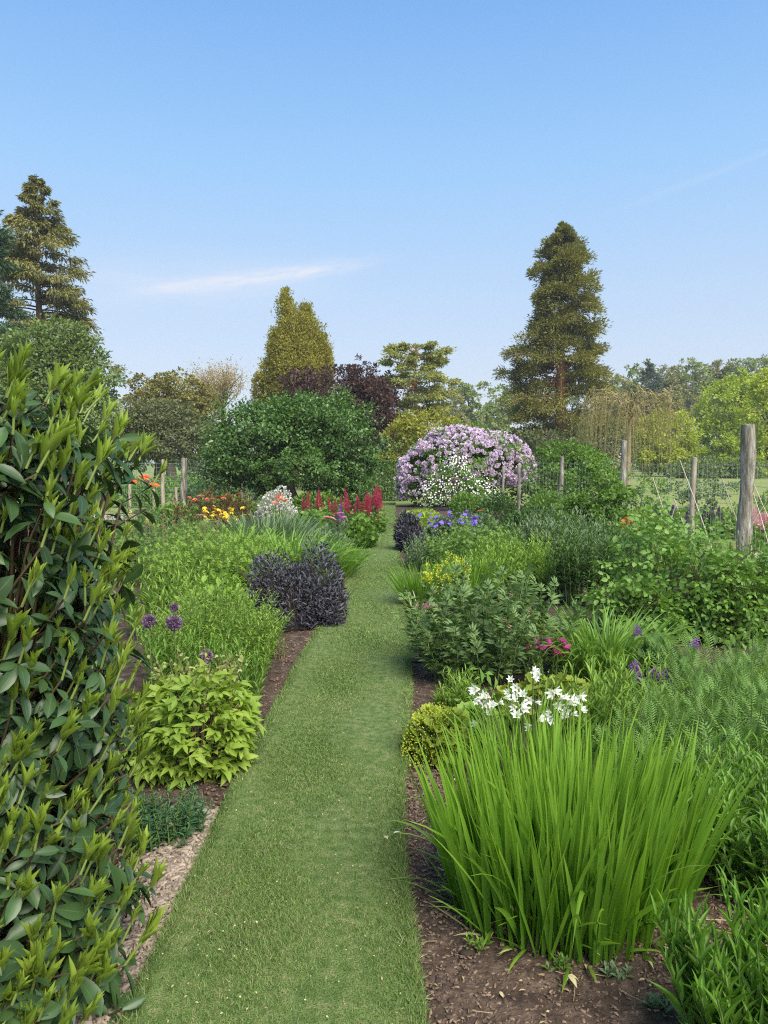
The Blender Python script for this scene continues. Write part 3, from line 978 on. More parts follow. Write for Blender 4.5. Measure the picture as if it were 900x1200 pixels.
# weeping tree
root = thing('weeping_tree', 'weeping tree with long yellowish hanging twigs beside the tall evergreen', 'tree', at(735, 38))
b = np.array(at(735, 38))
G = Geo()
hub = pt(738, 480, 38) - b
line(G, [(0, 0, 0), hub * np.array([.6, 1, .5]), hub], .14, .09, 7)
TW = Geo(); LF = Geo()
N = 190
ends = np.array([pt(738 + R(-46, 44), 456 + 40 * abs(R(-1, 1)) ** 1.5, 38) - b + np.array([0, R(-1.6, 1.6), 0]) for _ in range(N)])
for k in range(34):
    e = ends[k]
    h2 = hub + np.array([R(-.25, .25), R(-.25, .25), R(-.7, .35)])
    line(G, [hub * np.array([.9, .9, .8]), h2, h2 + (e - h2) * R(.35, .6) + np.array([R(-.2, .2), R(-.2, .2), R(.2, .5)]), e], .05, .01, 5)
G.build('trunk', BARK_PALE, root)
K = 9
T = np.linspace(0, 1, K)
P = np.zeros((N, K, 3))
for k in range(N):
    e = ends[k]
    out = nrm((e - hub) * np.array([1, 1, 0]) + rng.normal(0, .2, 3) * [1, 1, 0])
    ln = R(.5, 3.4)
    reach = R(.1, 1.0)
    P[k] = e + out[None] * (reach * (1 - (1 - T[:, None]) ** 2)) + np.array([0, 0, 1.0]) * (.12 * np.sin(T * PI) - ln * T ** 1.6)[:, None] + np.cumsum(rng.normal(0, .035, (K, 3)), 0)
P[..., 2] = np.maximum(P[..., 2], .4)
tubes(TW, P, np.linspace(.017, .007, K)[None], R(0, 1, N), 3)
TW.build('hanging_twigs', LM['twig'], root)
n = 6000
ki = rng.integers(0, N, n); ti = R(.05, 1, n) * (K - 1); i0 = np.minimum(ti.astype(int), K - 2); fr = (ti - i0)[:, None]
Q = P[ki, i0] * (1 - fr) + P[ki, i0 + 1] * fr + rng.normal(0, .04, (n, 3))
inst(LF, DIA, Q, sph(n) * .7 + [0, 0, -.8], sph(n), R(.08, .16, n), .035, R(0, 1, n))
LF.build('leaves', LM['willow'], root)

# shrubs behind and inside the right fence
tree('garden_shrub', 'broad soft green shrub behind the right hand fence posts', 'shrub', 672, 25,
     [(672, 548, 36, 26), (645, 560, 30, 24), (705, 560, 30, 26), (660, 530, 26, 14), (690, 538, 26, 20), (640, 575, 30, 20), (680, 572, 34, 22)], .10, 'mid', 2.3, trunk_r=.06)
tree('garden_shrub', 'dark green leafy shrub beside the grey netted fence post', 'shrub', 697, 15,
     [(694, 575, 30, 34), (680, 600, 26, 26), (712, 598, 26, 28), (700, 552, 18, 16), (665, 615, 20, 18), (690, 615, 34, 22), (722, 580, 16, 22)], .075, 'mid', 2.4, trunk_r=.04)
tree('garden_shrub', 'thin grey shrub behind the crossed canes', 'shrub', 815, 26,
     [(818, 572, 30, 22), (795, 585, 22, 18), (845, 580, 22, 24)], .10, 'greyish', 1.3, trunk_r=.05, rough=.3)
tree('garden_shrub', 'low leafy shrub between the grey post and the thin pale post', 'shrub', 752, 21,
     [(752, 580, 20, 26), (735, 590, 18, 24), (748, 605, 26, 18)], .09, 'mid', 1.8, trunk_r=.04)
tree('garden_shrub', 'leafy green shrub at the right picture edge beyond the thick post', 'shrub', 895, 24,
     [(900, 590, 22, 22), (880, 600, 20, 18)], .09, 'mid', 1.8, trunk_r=.04)

# lilac flowering rhododendron
root = thing('rhododendron', 'huge rounded shrub covered in pale lilac flower heads', 'shrub', at(546, 27))
b = np.array(at(546, 27))
L = []
for (u, v, ru, rv) in ((545, 545, 62, 40), (505, 560, 36, 38), (590, 552, 32, 36), (540, 525, 40, 22), (575, 528, 34, 20), (485, 575, 18, 22), (520, 522, 22, 16), (562, 515, 16, 12), (604, 540, 18, 16), (612, 560, 14, 20), (498, 538, 16, 16)):
    c = pt(u, v, 27) - b
    L.append((c, (ru * .03, max(ru * .03, .6) * .9, rv * .03)))
G = Geo(); limbs(G, (0, 0, 0), (0, 0, .4), L, .09, twigs=6); G.build('trunk', BARK, root)
G = Geo(); crown(G, L, .13, 3.0, clump=.24, rough=.16, inner=.7); G.build('leaves', LM['mid'], root)


def truss(G, r=.08, n=22):
    d = sph(n); d[:, 2] = np.abs(d[:, 2])
    inst(G, FLORET, d * r * .55, d, sph(n), r * 1.0, r * 1.0, R(0, 1, n))


wr_ = Wob(1.0)
spots = []
while len(spots) < 1450:
    c, r = random.choices(L, weights=[q[1][0] * q[1][2] for q in L])[0]
    d = sph(1)[0]
    if d[2] < -.5 or d[1] > .35:
        continue
    p = np.asarray(c) + d * np.asarray(r) * (1.02 + .07 * wr_(d * 2 + np.asarray(c))) * R(.94, 1.12)
    if wr_(np.asarray(c) * 1.3 + d * 3.1) > 1.7:
        continue
    if any((((p - np.asarray(c2)) / np.asarray(r2)) ** 2).sum() < .8 for c2, r2 in L) or p[2] < .25:
        continue
    spots.append((p, d))
spots.sort(key=lambda s: s[0][1])


def orient(d):
    return (math.acos(max(-1, min(1, nrm(d + np.array([0, 0, .35]))[2]))), 0, math.atan2(d[1], d[0]) + PI / 2)


G = Geo(); truss(G)
first = G.build('flower_truss', LM['lilac'], root)
first.location = spots[0][0]; first.rotation_euler = orient(spots[0][1])
for p, d in spots[1:100]:
    child_copy(first, root, p, orient(d), R(.8, 1.35))
G = Geo()
for p, d in spots[100:]:
    g = Geo(); truss(g, R(.06, .095), 12)
    V = np.concatenate(g.V); z = nrm(d + np.array([0, 0, .35])); x = nrm(np.cross(z, [.2, 1, .1])); y = np.cross(z, x)
    G.add(V @ np.stack([x, y, z]) + p, np.concatenate(g.F4), None, np.concatenate(g.rnd), np.concatenate(g.t), np.concatenate(g.s))
tag(G.build('flower_trusses', LM['lilac'], root), kind='stuff')

# white flowering shrub in front of it
root = thing('white_shrub', 'airy shrub dotted with small white flowers before the lilac shrub', 'shrub', at(535, 24.6))
b = np.array(at(535, 24.6))
L = []
for (u, v, ru, rv) in ((530, 563, 30, 27), (508, 578, 20, 18), (556, 575, 24, 19), (536, 543, 14, 16), (576, 585, 14, 11)):
    L.append((pt(u, v, 24.6) - b, (ru * .0272, ru * .022, rv * .0272)))
G = Geo(); limbs(G, (0, 0, 0), (0, 0, .3), L, .05, twigs=6); G.build('trunk', BARK, root)
G = Geo(); crown(G, L, .08, 1.0, clump=.24, rough=.25); G.build('leaves', LM['mid'], root)


def whitef(G):
    inst(G, FLORET, np.zeros((1, 3)), np.array([[0, .0, 1.0]]), np.array([[0, 1.0, 0]]), .11, .11, .5)


FL = floret(5, .25)


def pos_on(L, n, lo=.9, hi=1.1, back=.3, zmin=.15):
    out = []
    while len(out) < n:
        c, r = L[random.randrange(len(L))]
        d = sph(1)[0]
        if d[1] > back: continue
        p = np.asarray(c) + d * np.asarray(r) * R(lo, hi)
        if p[2] < zmin: continue
        out.append((p, d))
    return out


def up_floret(G, n=5, r=.03, cup=.3, tp=PETAL, w=.8, layers=1):
    for l in range(layers):
        a = np.arange(n) * 2 * PI / n + l * .5
        c = cup + l * .5
        D = np.stack([np.cos(a), np.sin(a), np.full(n, c)], 1)
        U = np.stack([-np.cos(a) * .6, -np.sin(a) * .6, np.ones(n)], 1)
        inst(G, tp, np.zeros((n, 3)), D, U, r * (1 - .15 * l), r * w * (1 - .15 * l), R(0, 1, n))


sp = pos_on(L, 1100, .75, 1.3)
first = None
for p, d in sp[:100]:
    if first is None:
        G = Geo(); up_floret(G, 5, .027, .35, layers=2)
        first = G.build('flower', LM['white'], root); first.location = p; first.rotation_euler = orient(d)
    else:
        child_copy(first, root, p, orient(d), R(.8, 1.3))
G = Geo()
for p, d in sp[100:]:
    g = Geo(); up_floret(g, 5, .026, .35, layers=1)
    V = np.concatenate(g.V); z = nrm(d + np.array([0, 0, .35])); x = nrm(np.cross(z, [.2, 1, .1])); y = np.cross(z, x)
    G.add(V @ np.stack([x, y, z]) + p, np.concatenate(g.F4), None, np.concatenate(g.rnd), np.concatenate(g.t), np.concatenate(g.s))
tag(G.build('flowers', LM['white'], root), kind='stuff')

# ================================================================== fences


def post(name, label, p0, h, r, m, lean=(0, 0), group=None, knots=True):
    root = thing(name, label, 'fence post', p0, group)
    G = Geo()
    K = 9
    T = np.linspace(0, 1, K)
    P = np.stack([lean[0] * T + .12 * r * np.sin(T * 7 + R(0, 6)), lean[1] * T, T * h - .05], 1)
    ns = 12
    tubes(G, P[None], (r * (1 + .10 * np.sin(T * 11 + R(0, 6)) - .12 * T))[None], .5, ns)
    # flat sawn top
    V = G.V[0][-ns:]
    G.add(np.vstack([V + [0, 0, .001], V.mean(0) + [0, 0, .012]]), None, [(i, (i + 1) % ns, ns) for i in range(ns)])
    G.build('shaft', m, root)
    return root


right_posts = [(872, 12.0, 494, .115, POST_OLD, 'thick weathered fence post with knots, tallest of the right fence'),
               (809, 14.0, 533, .052, POST_NEW, 'thin pale fence post beside the crossed canes'),
               (728, 17.0, 514, .075, POST_OLD, 'grey fence post rising out of the dark green shrub'),
               (656, 20.5, 533, .065, POST_OLD, 'short brown fence post behind the dark green shrub'),
               (608, 22.5, 543, .05, POST_OLD, 'pale post before the right half of the lilac shrub'),
               (588, 23.0, 545, .045, POST_OLD, 'slimmer pale post nearest the middle of the lilac shrub')]
for (u, Y, v, r, m, lab) in right_posts:
    post('fence_post', lab, at(u, Y), hz(v, Y), r, m, (R(-.05, .05), 0), 'posts of the right garden fence')
left_posts = [(152, 22.8, 545, .05, POST_NEW, 'pale fence post partly hidden by the glossy shrub'),
              (181, 22.2, 571, .05, POST_NEW, 'low stake just left of the tallest pale post'),
              (191, 23.2, 537, .062, POST_NEW, 'slim pale post left of the thick greenish post'),
              (207, 22.9, 569, .045, POST_NEW, 'low stake between the slim and the thick post'),
              (215, 23.4, 535, .10, POST_OLD, 'thick greenish fence post of the left fence'),
              (284, 26.0, 549, .05, POST_NEW, 'thin post under the round headed tree'),
              (311, 27.0, 556, .05, POST_NEW, 'last thin post before the leaning strut')]
for (u, Y, v, r, m, lab) in left_posts:
    post('fence_post', lab, at(u, Y), hz(v, Y), r, m, (R(-.05, .05), 0), 'posts of the left garden fence')
root = thing('fence_strut', 'wooden strut leaning diagonally against the left fence', 'strut', at(289, 22.5))
G = Geo()
a = pt(289, 596, 22.5) - np.array(at(289, 22.5)); b_ = pt(316, 563, 24.5) - np.array(at(289, 22.5))
line(G, [a, (a + b_) / 2, b_], .045, .045, 8)
G.build('shaft', POST_NEW, root)


def netting(label, pts, h, m, dx, dz, r):
    root = thing('wire_netting', label, 'fence netting', pts[0])
    o = np.array(pts[0])
    G = Geo()
    for a, b in zip(pts[:-1], pts[1:]):
        a = np.array(a) - o; b = np.array(b) - o
        n = max(2, int(np.linalg.norm(b - a) / dx))
        for z in np.arange(.1, h + .01, dz):
            sag = np.array([0, 0, -.02])
            line(G, [a + [0, 0, z], (a + b) / 2 + [0, 0, z] + sag, b + [0, 0, z]], r, None, 3)
        T = np.linspace(0, 1, n)
        P = np.stack([np.stack([a + (b - a) * t + [0, 0, .05], a + (b - a) * t + [0, 0, h]], 0) for t in T])
        tubes(G, P, np.full((1, 2), r * .8), .5, 3)
    G.build('mesh', m, root)


netting('square wire netting stretched between the right fence posts', [at(925, 10.5), at(874, 12.1), at(811, 14.1), at(730, 17.1), at(657, 20.6), at(609, 22.6)], 1.55, WIRE, .16, .16, .0028)
netting('bluish wire netting on the left fence', [at(120, 22.0), at(153, 22.9), at(192, 23.3), at(216, 23.5), at(285, 26.1), at(312, 27.1)], 1.55, WIRE_TEAL, .15, .13, .0052)

# crossed canes for climbing plants
canes = [(765, 560, 797, 650, 'leftmost'), (790, 585, 815, 655, 'second'), (797, 540, 838, 652, 'long'), (775, 650, 792, 590, 'short crossing'),
         (846, 560, 878, 655, 'right'), (872, 545, 903, 645, 'far right'), (880, 560, 915, 640, 'edge'), (862, 650, 905, 575, 'rising')]
names = ['thin cane leaning left of the pale post foot', 'thin cane leaning just right of the thin pale post', 'longest thin cane leaning towards the thick post', 'short cane crossing behind the thin pale post',
         'thin cane leaning against the thick post', 'thin cane right of the thick post reaching to the picture edge', 'outermost thin cane by the pink spikes', 'thin cane rising to the right across the others']
for (u0, v0, u1, v1, _), lab in zip(canes, names):
    Y = R(11.2, 12.4)
    a = pt(u0, v0, Y + .2); b = pt(u1, v1, Y)
    lo, hi = (a, b) if a[2] < b[2] else (b, a)
    lo = lo + (lo - hi) * ((lo[2] - .02) / (hi[2] - lo[2]))
    o = np.array([lo[0], lo[1], 0])
    G = Geo()
    line(G, [lo - o - [0, 0, .03], (lo + hi) / 2 - o + R(-.015, .015, 3), hi - o], .011, .008, 5)
    tag(G.build('garden_cane', CANE, loc=o), lab, 'cane', 'canes leaning by the thick post')

exec_borders = True
# ================================================================== hero shrub on the left
root = thing('glossy_shrub', 'large glossy dark leaved shrub with light green new shoots at left edge', 'shrub', (-1.52, 2.45, 0))


def shrub_r(z):
    # half width of the shrub at each height
    return np.interp(z, [0, .3, .6, .9, 1.2, 1.5, 1.68, 1.8, 1.88], [.70, .70, .66, .63, .66, .68, .63, .50, .26])


ns = 1000
z = np.concatenate([R(.08, 1.80, ns - 230), R(.05, .8, 170), R(1.5, 1.84, 60)])
th = R(0, 2 * PI, ns)
# more shoots on the side one can see
th = np.where(R(0, 1, ns) < .65, rng.normal(-.9, .9, ns), th)
wb = Wob(2.2)
dirs = np.stack([np.cos(th), np.sin(th), np.zeros(ns)], 1)
rr = shrub_r(z) * (1 + .09 * wb(dirs * 1.2 + z[:, None] * [0, 0, 1.6])) * R(.84, 1.03, ns)
S = np.stack([np.cos(th) * rr, np.sin(th) * rr * 1.15, z], 1)
inner = R(0, 1, ns) < .25
S[inner] *= np.array([.8, .8, 1])
S[:, 1] -= .26 * np.clip(1 - z / .8, 0, 1)
S[:, 0] += .05 * np.clip(1 - z / .8, 0, 1)
OUT = nrm(dirs * np.clip(1.15 - .45 * (z / 1.9)[:, None], .3, 1.2) + np.array([0, 0, .75]) + rng.normal(0, .25, (ns, 3)))
# branches
G = Geo()
B0 = S * np.array([.25, .25, .0]) + np.array([0, 0, .0])
mid1 = S * np.array([.6, .6, .55]) + rng.normal(0, .03, (ns, 3))
PB = np.stack([B0, mid1 * .5 + B0 * .5 + [0, 0, .05], mid1, S - OUT * .14, S], 1)
tubes(G, PB, np.array([[.011, .009, .007, .0045, .0035]]), R(0, 1, ns), 5)
G.build('branches', LM['stem_brown'], root)
big = np.where(R(0, 1, ns) < .25, 1.35, 1.0)
# old leaves: whorl below each shoot tip, drooping
G = Geo()
for k in range(8):
    a = k * 2 * PI / 8 * 2.0 + R(0, 6.28, ns)
    x = nrm(np.cross(OUT, [0.1, .2, 1.0])); y = np.cross(OUT, x)
    rad = x * np.cos(a)[:, None] + y * np.sin(a)[:, None]
    D = rad + OUT * R(-.45, .75, ns)[:, None] + np.array([0, 0, -.12]) + rng.normal(0, .25, (ns, 3))
    Ls = R(.05, .10, ns) * big
    inst(G, OBOV if k % 2 else OBOV2, S - OUT * (R(.0, .11, ns))[:, None], D, OUT + rng.normal(0, .2, (ns, 3)), Ls, Ls * R(.30, .42, ns), np.minimum(R(0, 1, ns), np.where(R(0, 1, ns) < .012, 1, .95)))
G.build('old_leaves', LM['laurel_old'], root)
# new shoots
vis = R(0, 1, ns) < .78
SN, ON = S[vis], nrm(OUT[vis] + np.array([0, 0, .95]))
m = len(SN)
G = Geo()
ln = R(.04, .12, m)
shoot = R(.04, .115, m)
tipp = SN + ON * ln[:, None]
tubes(G, np.stack([SN, SN + ON * ln[:, None] * .5, tipp], 1), np.array([[.0042, .0038, .003]]), R(0, 1, m), 5)
x = nrm(np.cross(ON, [0.1, .2, 1.0])); y = np.cross(ON, x)
for k in range(9):
    a = k * 2.4 + R(0, 6.28, m)
    rad = x * np.cos(a)[:, None] + y * np.sin(a)[:, None]
    f = k / 9
    D = ON * R(.9, 1.3, m)[:, None] + rad * (.40 - .30 * f + R(-.16, .16, m))[:, None]
    Ls = shoot * R(.8, 1.15, m) * (1 - .2 * f)
    inst(G, LANCE_UP, SN + ON * (ln * (.55 + .45 * f))[:, None], D, -rad + ON * .2, Ls, Ls * R(.17, .26, m), R(0, 1, m))
G.build('new_foliage', LM['laurel_new'], root)

# ================================================================== left border
def P_(name, label, cat, u, Y, group=None):
    return thing(name, label, cat, at(u, Y), group)


r = P_('leafy_perennial', 'lime green plant with pointed leaves spilling onto the lawn edge at left', 'plant', 232, 3.95)
mound(r, .36, .34, .46, 950, TERN, .115, .115, 'lime', rough=.08, up=.15, nstem=30, stems='stem_pink')
G = Geo(); B, a, q = disc(34, .22, .2)
P, d = paths(B + [0, .1, .3], a, .15 * q, .5 * q + .1, R(.14, .28, 34), 5)
tubes(G, P, np.array([[.0022, .002, .002, .0016, .0012]]), R(0, 1, 34), 4)
G.build('flower_stems', LM['stem_pink'], r)
G = Geo()
Q = P[:, 1:].reshape(-1, 3); Q = np.repeat(Q, 5, 0) + rng.normal(0, .015, (len(Q) * 5, 3))
inst(G, DIAW, Q, sph(len(Q)), sph(len(Q)) + [0, 0, .6], R(.018, .04, len(Q)), R(.01, .02, len(Q)), R(0, 1, len(Q)))
G.build('young_leaves', LM['pine'], r)

r = P_('low_plant', 'blue green finely leaved low plant beside the wood chips', 'plant', 192, 3.15)
leafy(r, .16, .16, 70, .20, LANCE2, .04, .012, 12, 'bluegreen', elev=.45, per=2)

r = P_('fine_leaved_plant', 'rounded light green mound of fine foliage before the dark purple bush', 'plant', 254, 5.5)
leafy(r, .34, .5, 420, .62, LANCE2, .062, .014, 16, 'fresh', elev=.35, dome=.35, per=2, lean=.6)
r = P_('broad_leaved_plant', 'pale green rounded plant behind the light green mound', 'plant', 250, 6.3)
mound(r, .42, .3, .66, 900, OVAL, .075, .04, 'fresh', rough=.06, up=.3)
r = P_('lily_foliage', 'upright lance leaved stems behind the lime green plant', 'plant', 228, 4.75)
leafy(r, .26, .2, 46, .52, LANCE, .11, .02, 15, 'lance', elev=.75, dome=.2)
r = P_('tall_grassy_plant', 'lance leaved clump right of the purple flower balls', 'plant', 290, 4.75)
leafy(r, .12, .15, 26, .44, LANCE, .10, .016, 14, 'daylily', elev=.85, dome=.2)

allium_spots = [(206, 730, 4.6, .046, 'purple round flower ball standing highest above the light green mound'), (177, 728, 4.5, .038, 'faded purple flower ball next to the glossy shrub'),
                (243, 769, 4.35, .038, 'purple flower ball low above the lime green plant'), (206, 712, 5.0, .028, 'small dark flower ball just above the biggest one')]
for (u, v, Y, rad, lab) in allium_spots:
    r = P_('allium_flower', lab, 'flower', u, Y, 'purple flower balls in the left border')
    h = hz(v, Y)
    G = Geo(); line(G, [(0, 0, 0), (.01, 0, h * .5), (0, 0, h)], .0035, .003, 5); G.build('stem', LM['stem_green'], r)
    G = Geo(); d = sph(190)
    inst(G, STAR6, np.array([0, 0, h]) + d * rad * .9, d, sph(190), rad * .62, rad * .62, R(0, 1, 190))
    line_p = np.stack([np.tile([0, 0, h], (190, 1)), np.array([0, 0, h]) + d * rad * .9], 1)
    tubes(G, line_p, np.full((1, 2), .0006), .3, 3)
    G.build('flower_head', LM['allium'], r)

r = P_('purple_sage', 'dark purple leaved bush of two humps beside the left lawn edge', 'bush', 346, 7.35)
mound(r, .46, .4, .7, 9500, LANCE2, .05, .015, 'sage', inner=.6, rough=.08, up=.6, lobes=[(-.22, .05, .28, .34, .70), (.23, .08, .25, .34, .76), (.0, -.06, .40, .32, .60), (-.32, .1, .2, .26, .52), (.36, .0, .16, .26, .5)], stems='stem_brown')
r = P_('small_seedling', 'small brownish seedling on bare soil before the purple bush', 'plant', 322, 6.15)
leafy(r, .08, .08, 26, .15, LANCE2, .035, .012, 9, 'peony', stem='stem_pink')

r = P_('leafy_perennial', 'upright pale leafy stems against the glossy shrub at left', 'plant', 193, 6.9)
leafy(r, .32, .3, 50, .62, LANCE, .13, .026, 13, 'fresh', elev=.7, dome=.2)
r = P_('airy_perennial', 'airy green plant with fine divided leaves left of the dark bush', 'plant', 262, 8.9)
leafy(r, .75, .7, 260, .74, PEONYL, .13, .11, 9, 'fresh', elev=.6, dome=.35)
r = P_('airy_perennial', 'soft green plant with small buds further left beyond the airy one', 'plant', 195, 10.2)
leafy(r, .8, .8, 260, .72, TERN, .11, .10, 9, 'mid', elev=.5, dome=.25)
G = Geo()
B, a, q = disc(46, .7, .7)
P, d = paths(B, a, .1 * q, .25 * q, R(.75, .95, 46), 4)
tubes(G, P, np.array([[.003, .003, .002, .002]]), .5, 4); G.build('bud_stems', LM['stem_pink'], r)
G = Geo(); Q = np.repeat(P[:, -1], 10, 0) + rng.normal(0, .012, (460, 3))
inst(G, DIA, Q, sph(460) + [0, 0, .4], sph(460), .025, .014, R(0, 1, 460)); G.build('bud_sprays', LM['bronze'], r)
r = P_('fine_leaved_plant', 'feathery dark green plant at far left behind the glossy shrub', 'plant', 165, 12.5)
leafy(r, 1.0, .9, 260, .66, LANCE2, .10, .02, 16, 'bluegreen', elev=.6, dome=.2)
r = P_('daylily_clump', 'bright yellow green clump of arching strap leaves behind the dark bush', 'plant', 335, 9.9)
blade_clump(r, .6, .5, 620, .78, .022, .55, 1.3, 'daylily')
r = P_('daylily_clump', 'small bright clump of strap leaves at the left lawn edge', 'plant', 393, 10.4)
blade_clump(r, .22, .3, 240, .52, .02, .55, 1.0, 'grass_green')
r = P_('daylily_clump', 'yellow green strap leaves left of the bigger arching clump', 'plant', 272, 11.3)
blade_clump(r, .7, .6, 520, .68, .022, .55, 1.1, 'daylily')
r = P_('grey_iris_clump', 'grey green sword leaves below the white silvery plant', 'plant', 310, 13.3)
blade_clump(r, .75, .5, 460, .74, .028, .5, .7, 'greyish')
r = P_('low_plant', 'dull green low plant filling the border below the yellow flowers', 'plant', 240, 13.4)
mound(r, .8, .6, .55, 1700, DIA, .09, .05, 'mid')
r = P_('low_plant', 'grey leaved low plant under the violet flower spike', 'plant', 385, 12.8)
mound(r, .38, .5, .42, 1300, DIA, .07, .035, 'greyish')


def petal_ball(G, r=.05, n=16, layers=2, cup=.5):
    up_floret(G, n // layers, r, cup, layers=layers, w=.75)


# flowers on the left
r = P_('orange_flower_plant', 'tall plant with vivid orange red heads before the wire netting', 'plant', 166, 17.0, 'orange flowers on the left')
tops = leafy(r, .45, .3, 26, .95, LANCE, .16, .03, 10, 'mid', lean=.2)
sprout(r, 'flower', lambda G: petal_ball(G, .055, 12, 2, .35), LM['orange'], [pt(u, v, 17.0 + R(-.2, .2)) - np.array(at(166, 17.0)) for u, v in ((158, 565), (165, 560), (168, 565), (172, 563), (175, 568), (179, 567), (181, 563), (170, 558), (177, 571), (183, 569), (157, 563), (173, 560))], (1, 1.4), .6)
r = P_('bronze_plant', 'reddish leaved plant topped with rusty orange heads behind the yellow flowers', 'plant', 250, 17.8)
leafy(r, .9, .5, 110, .82, LANCE, .16, .035, 11, 'bronze', stem='stem_brown', dome=.2, lean=.2)
sprout(r, 'flower', lambda G: petal_ball(G, .05, 14, 2, .25), LM['rust'], [pt(u, v, 17.6 + R(-.3, .3)) - np.array(at(250, 17.8)) for u, v in
       ((222, 583), (228, 586), (234, 582), (241, 578), (247, 580), (243, 585), (256, 583), (262, 584), (268, 586), (272, 582), (279, 580), (281, 587), (276, 588), (225, 590), (237, 588), (250, 586), (266, 580), (231, 588))], (.9, 1.5), .5)
r = P_('yellow_flower_plant', 'dense patch of bright yellow flowers in the left border', 'plant', 262, 15.3)
mound(r, .42, .35, .52, 900, LANCE2, .11, .03, 'bronze', rough=.1)
sp_ = []
for k in range(70):
    u, v = 264 + rng.normal(0, 10), 605 + rng.normal(0, 5)
    if k < 7: u, v = 243 + R(-5, 6), 604 + R(-5, 6)
    sp_.append(pt(u, v, 15.0 + R(-.25, .25)) - np.array(at(262, 15.3)))
sprout(r, 'flower', lambda G: petal_ball(G, .042, 10, 2, .4), LM['yellow'], sp_, (.8, 1.3), .7)
r = P_('silver_plant', 'white silvery leaved plant by the leaning tree trunk', 'plant', 322, 19.0)
mound(r, .5, .4, .85, 2200, DIAW, .075, .05, 'silver', rough=.16)
r = P_('silver_plant', 'small white flowered plant at the right foot of the silvery one', 'plant', 344, 18.0)
mound(r, .2, .2, .42, 420, DIAW, .06, .045, 'silver', rough=.16)
r = P_('poppy_plant', 'coral pink bowl flowers before the silvery plant', 'plant', 326, 17.0)
leafy(r, .25, .2, 22, .5, FEATHER, .25, .25, 5, 'mid')
sprout(r, 'flower', lambda G: petal_ball(G, .085, 10, 2, .7), LM['coral'], [pt(u, v, 16.9) - np.array(at(326, 17.0)) for u, v in ((323, 590), (329, 586), (334, 588), (327, 583))], (1, 1.3), .4)
r = P_('poppy_plant', 'rose pink round flowers beside the violet flower spike', 'plant', 394, 14.4)
leafy(r, .3, .25, 40, .45, FEATHER, .22, .22, 6, 'greyish')
sprout(r, 'flower', lambda G: petal_ball(G, .075, 14, 2, .8), LM['rosepink'], [pt(u, v, 14.3 + R(-.15, .15)) - np.array(at(394, 14.4)) for u, v in ((383, 608), (389, 609), (394, 604), (396, 608), (403, 608), (399, 603))], (1, 1.25), .4)
r = P_('mauve_flower_plant', 'pale mauve flower heads left of the yellow patch', 'plant', 240, 14.2)
leafy(r, .3, .25, 26, .42, LANCE2, .1, .02, 10, 'mid')
sprout(r, 'flower', lambda G: petal_ball(G, .055, 14, 2, .5), LM['mauve'], [pt(u, v, 14.2) - np.array(at(240, 14.2)) for u, v in ((234, 605), (243, 611), (240, 613), (246, 612), (190, 606))], (1, 1.3), .3)
r = P_('yellow_spike_plant', 'pale yellow flower spikes close to the glossy shrub', 'plant', 174, 13.0)
leafy(r, .25, .2, 24, .42, LANCE2, .1, .02, 10, 'mid')


def spike(G, h=.3, r=.05, n=110, tpl=DIAW, fl=.05, stalk=0.0):
    if stalk:
        line(G, [(0, 0, -stalk), (.004, 0, -stalk * .5), (0, 0, h * .9)], .005, .003, 4, .2)
    f = np.linspace(0, 1, n)
    a = np.arange(n) * 2.4
    rr = r * (1 - .8 * f ** 1.5)
    P = np.stack([np.cos(a) * rr * .6, np.sin(a) * rr * .6, f * h], 1)
    D = np.stack([np.cos(a), np.sin(a), .3 + .9 * f], 1)
    s = fl * (1 - .55 * f)
    inst(G, tpl, P, D, sph(n) * .4 + [0, 0, 1.0], s, s * .8, R(0, 1, n))


sprout(r, 'flower_spike', lambda G: spike(G, .16, .035, 60, DIAW, .04), LM['paleyellow'], [pt(u, v, 13.0) - np.array(at(174, 13.0)) for u, v in ((173, 616), (175, 614), (180, 620), (154, 610), (182, 618))], (.8, 1.2), .15)

# red lupins
lup = []
for u in (357, 359, 372, 374, 377, 388, 390, 393):
    lup.append((u + R(-1.5, 1.5), 600 + R(-6, 4)))
for u in (401, 404, 407, 409, 416, 418, 421, 423, 425, 428, 431, 433, 436, 439, 441, 443, 446):
    lup.append((u + R(-1.5, 1.5), 598 + R(-8, 6)))
lups = sorted(lup)
for j, (u0, u1, Y, lab) in enumerate(((355, 376, 18.0, 'crimson flower spikes right of the leaning tree trunk'), (377, 398, 17.4, 'crimson flower spikes in the middle of the row'),
                                      (399, 422, 17.2, 'crowded crimson spikes left of the lawn end'), (423, 448, 16.8, 'crimson spikes nearest the end of the lawn'))):
    uc = (u0 + u1) / 2
    r = P_('lupin_plant', lab, 'plant', uc, Y, 'crimson spired plants')
    b = np.array(at(uc, Y))
    leafy(r, .26, .3, 60, .45, ROUND, .1, .1, 9, 'mid', elev=.3, dome=.2)
    S_ = [pt(u, v, Y + R(-.3, .3)) - b for u, v in lups if u0 <= u < u1]
    sprout(r, 'flower_spike', lambda G: spike(G, .40, .055, 150, DIAW, .055, .45), LM['lupin_red'], S_, (.55, 1.15), .22)
r = P_('leafy_perennial', 'rich green leafy plant under the crimson spikes at the lawn edge', 'plant', 424, 14.2)
mound(r, .3, .7, .55, 2200, ROUND, .085, .085, 'mid', rough=.1)
r = P_('leafy_perennial', 'green leafy plant left of the pink round flowers', 'plant', 365, 15.6)
mound(r, .45, .5, .52, 1700, ROUND, .085, .085, 'mid', rough=.1)
r = P_('delphinium_plant', 'single violet flower spike between the pink round flowers', 'plant', 399, 14.0)
b = np.array(at(399, 14.0))
leafy(r, .1, .1, 10, .3, ROUND, .08, .08, 6, 'bluegreen')
S_ = [pt(399, 612, 14.0) - b]
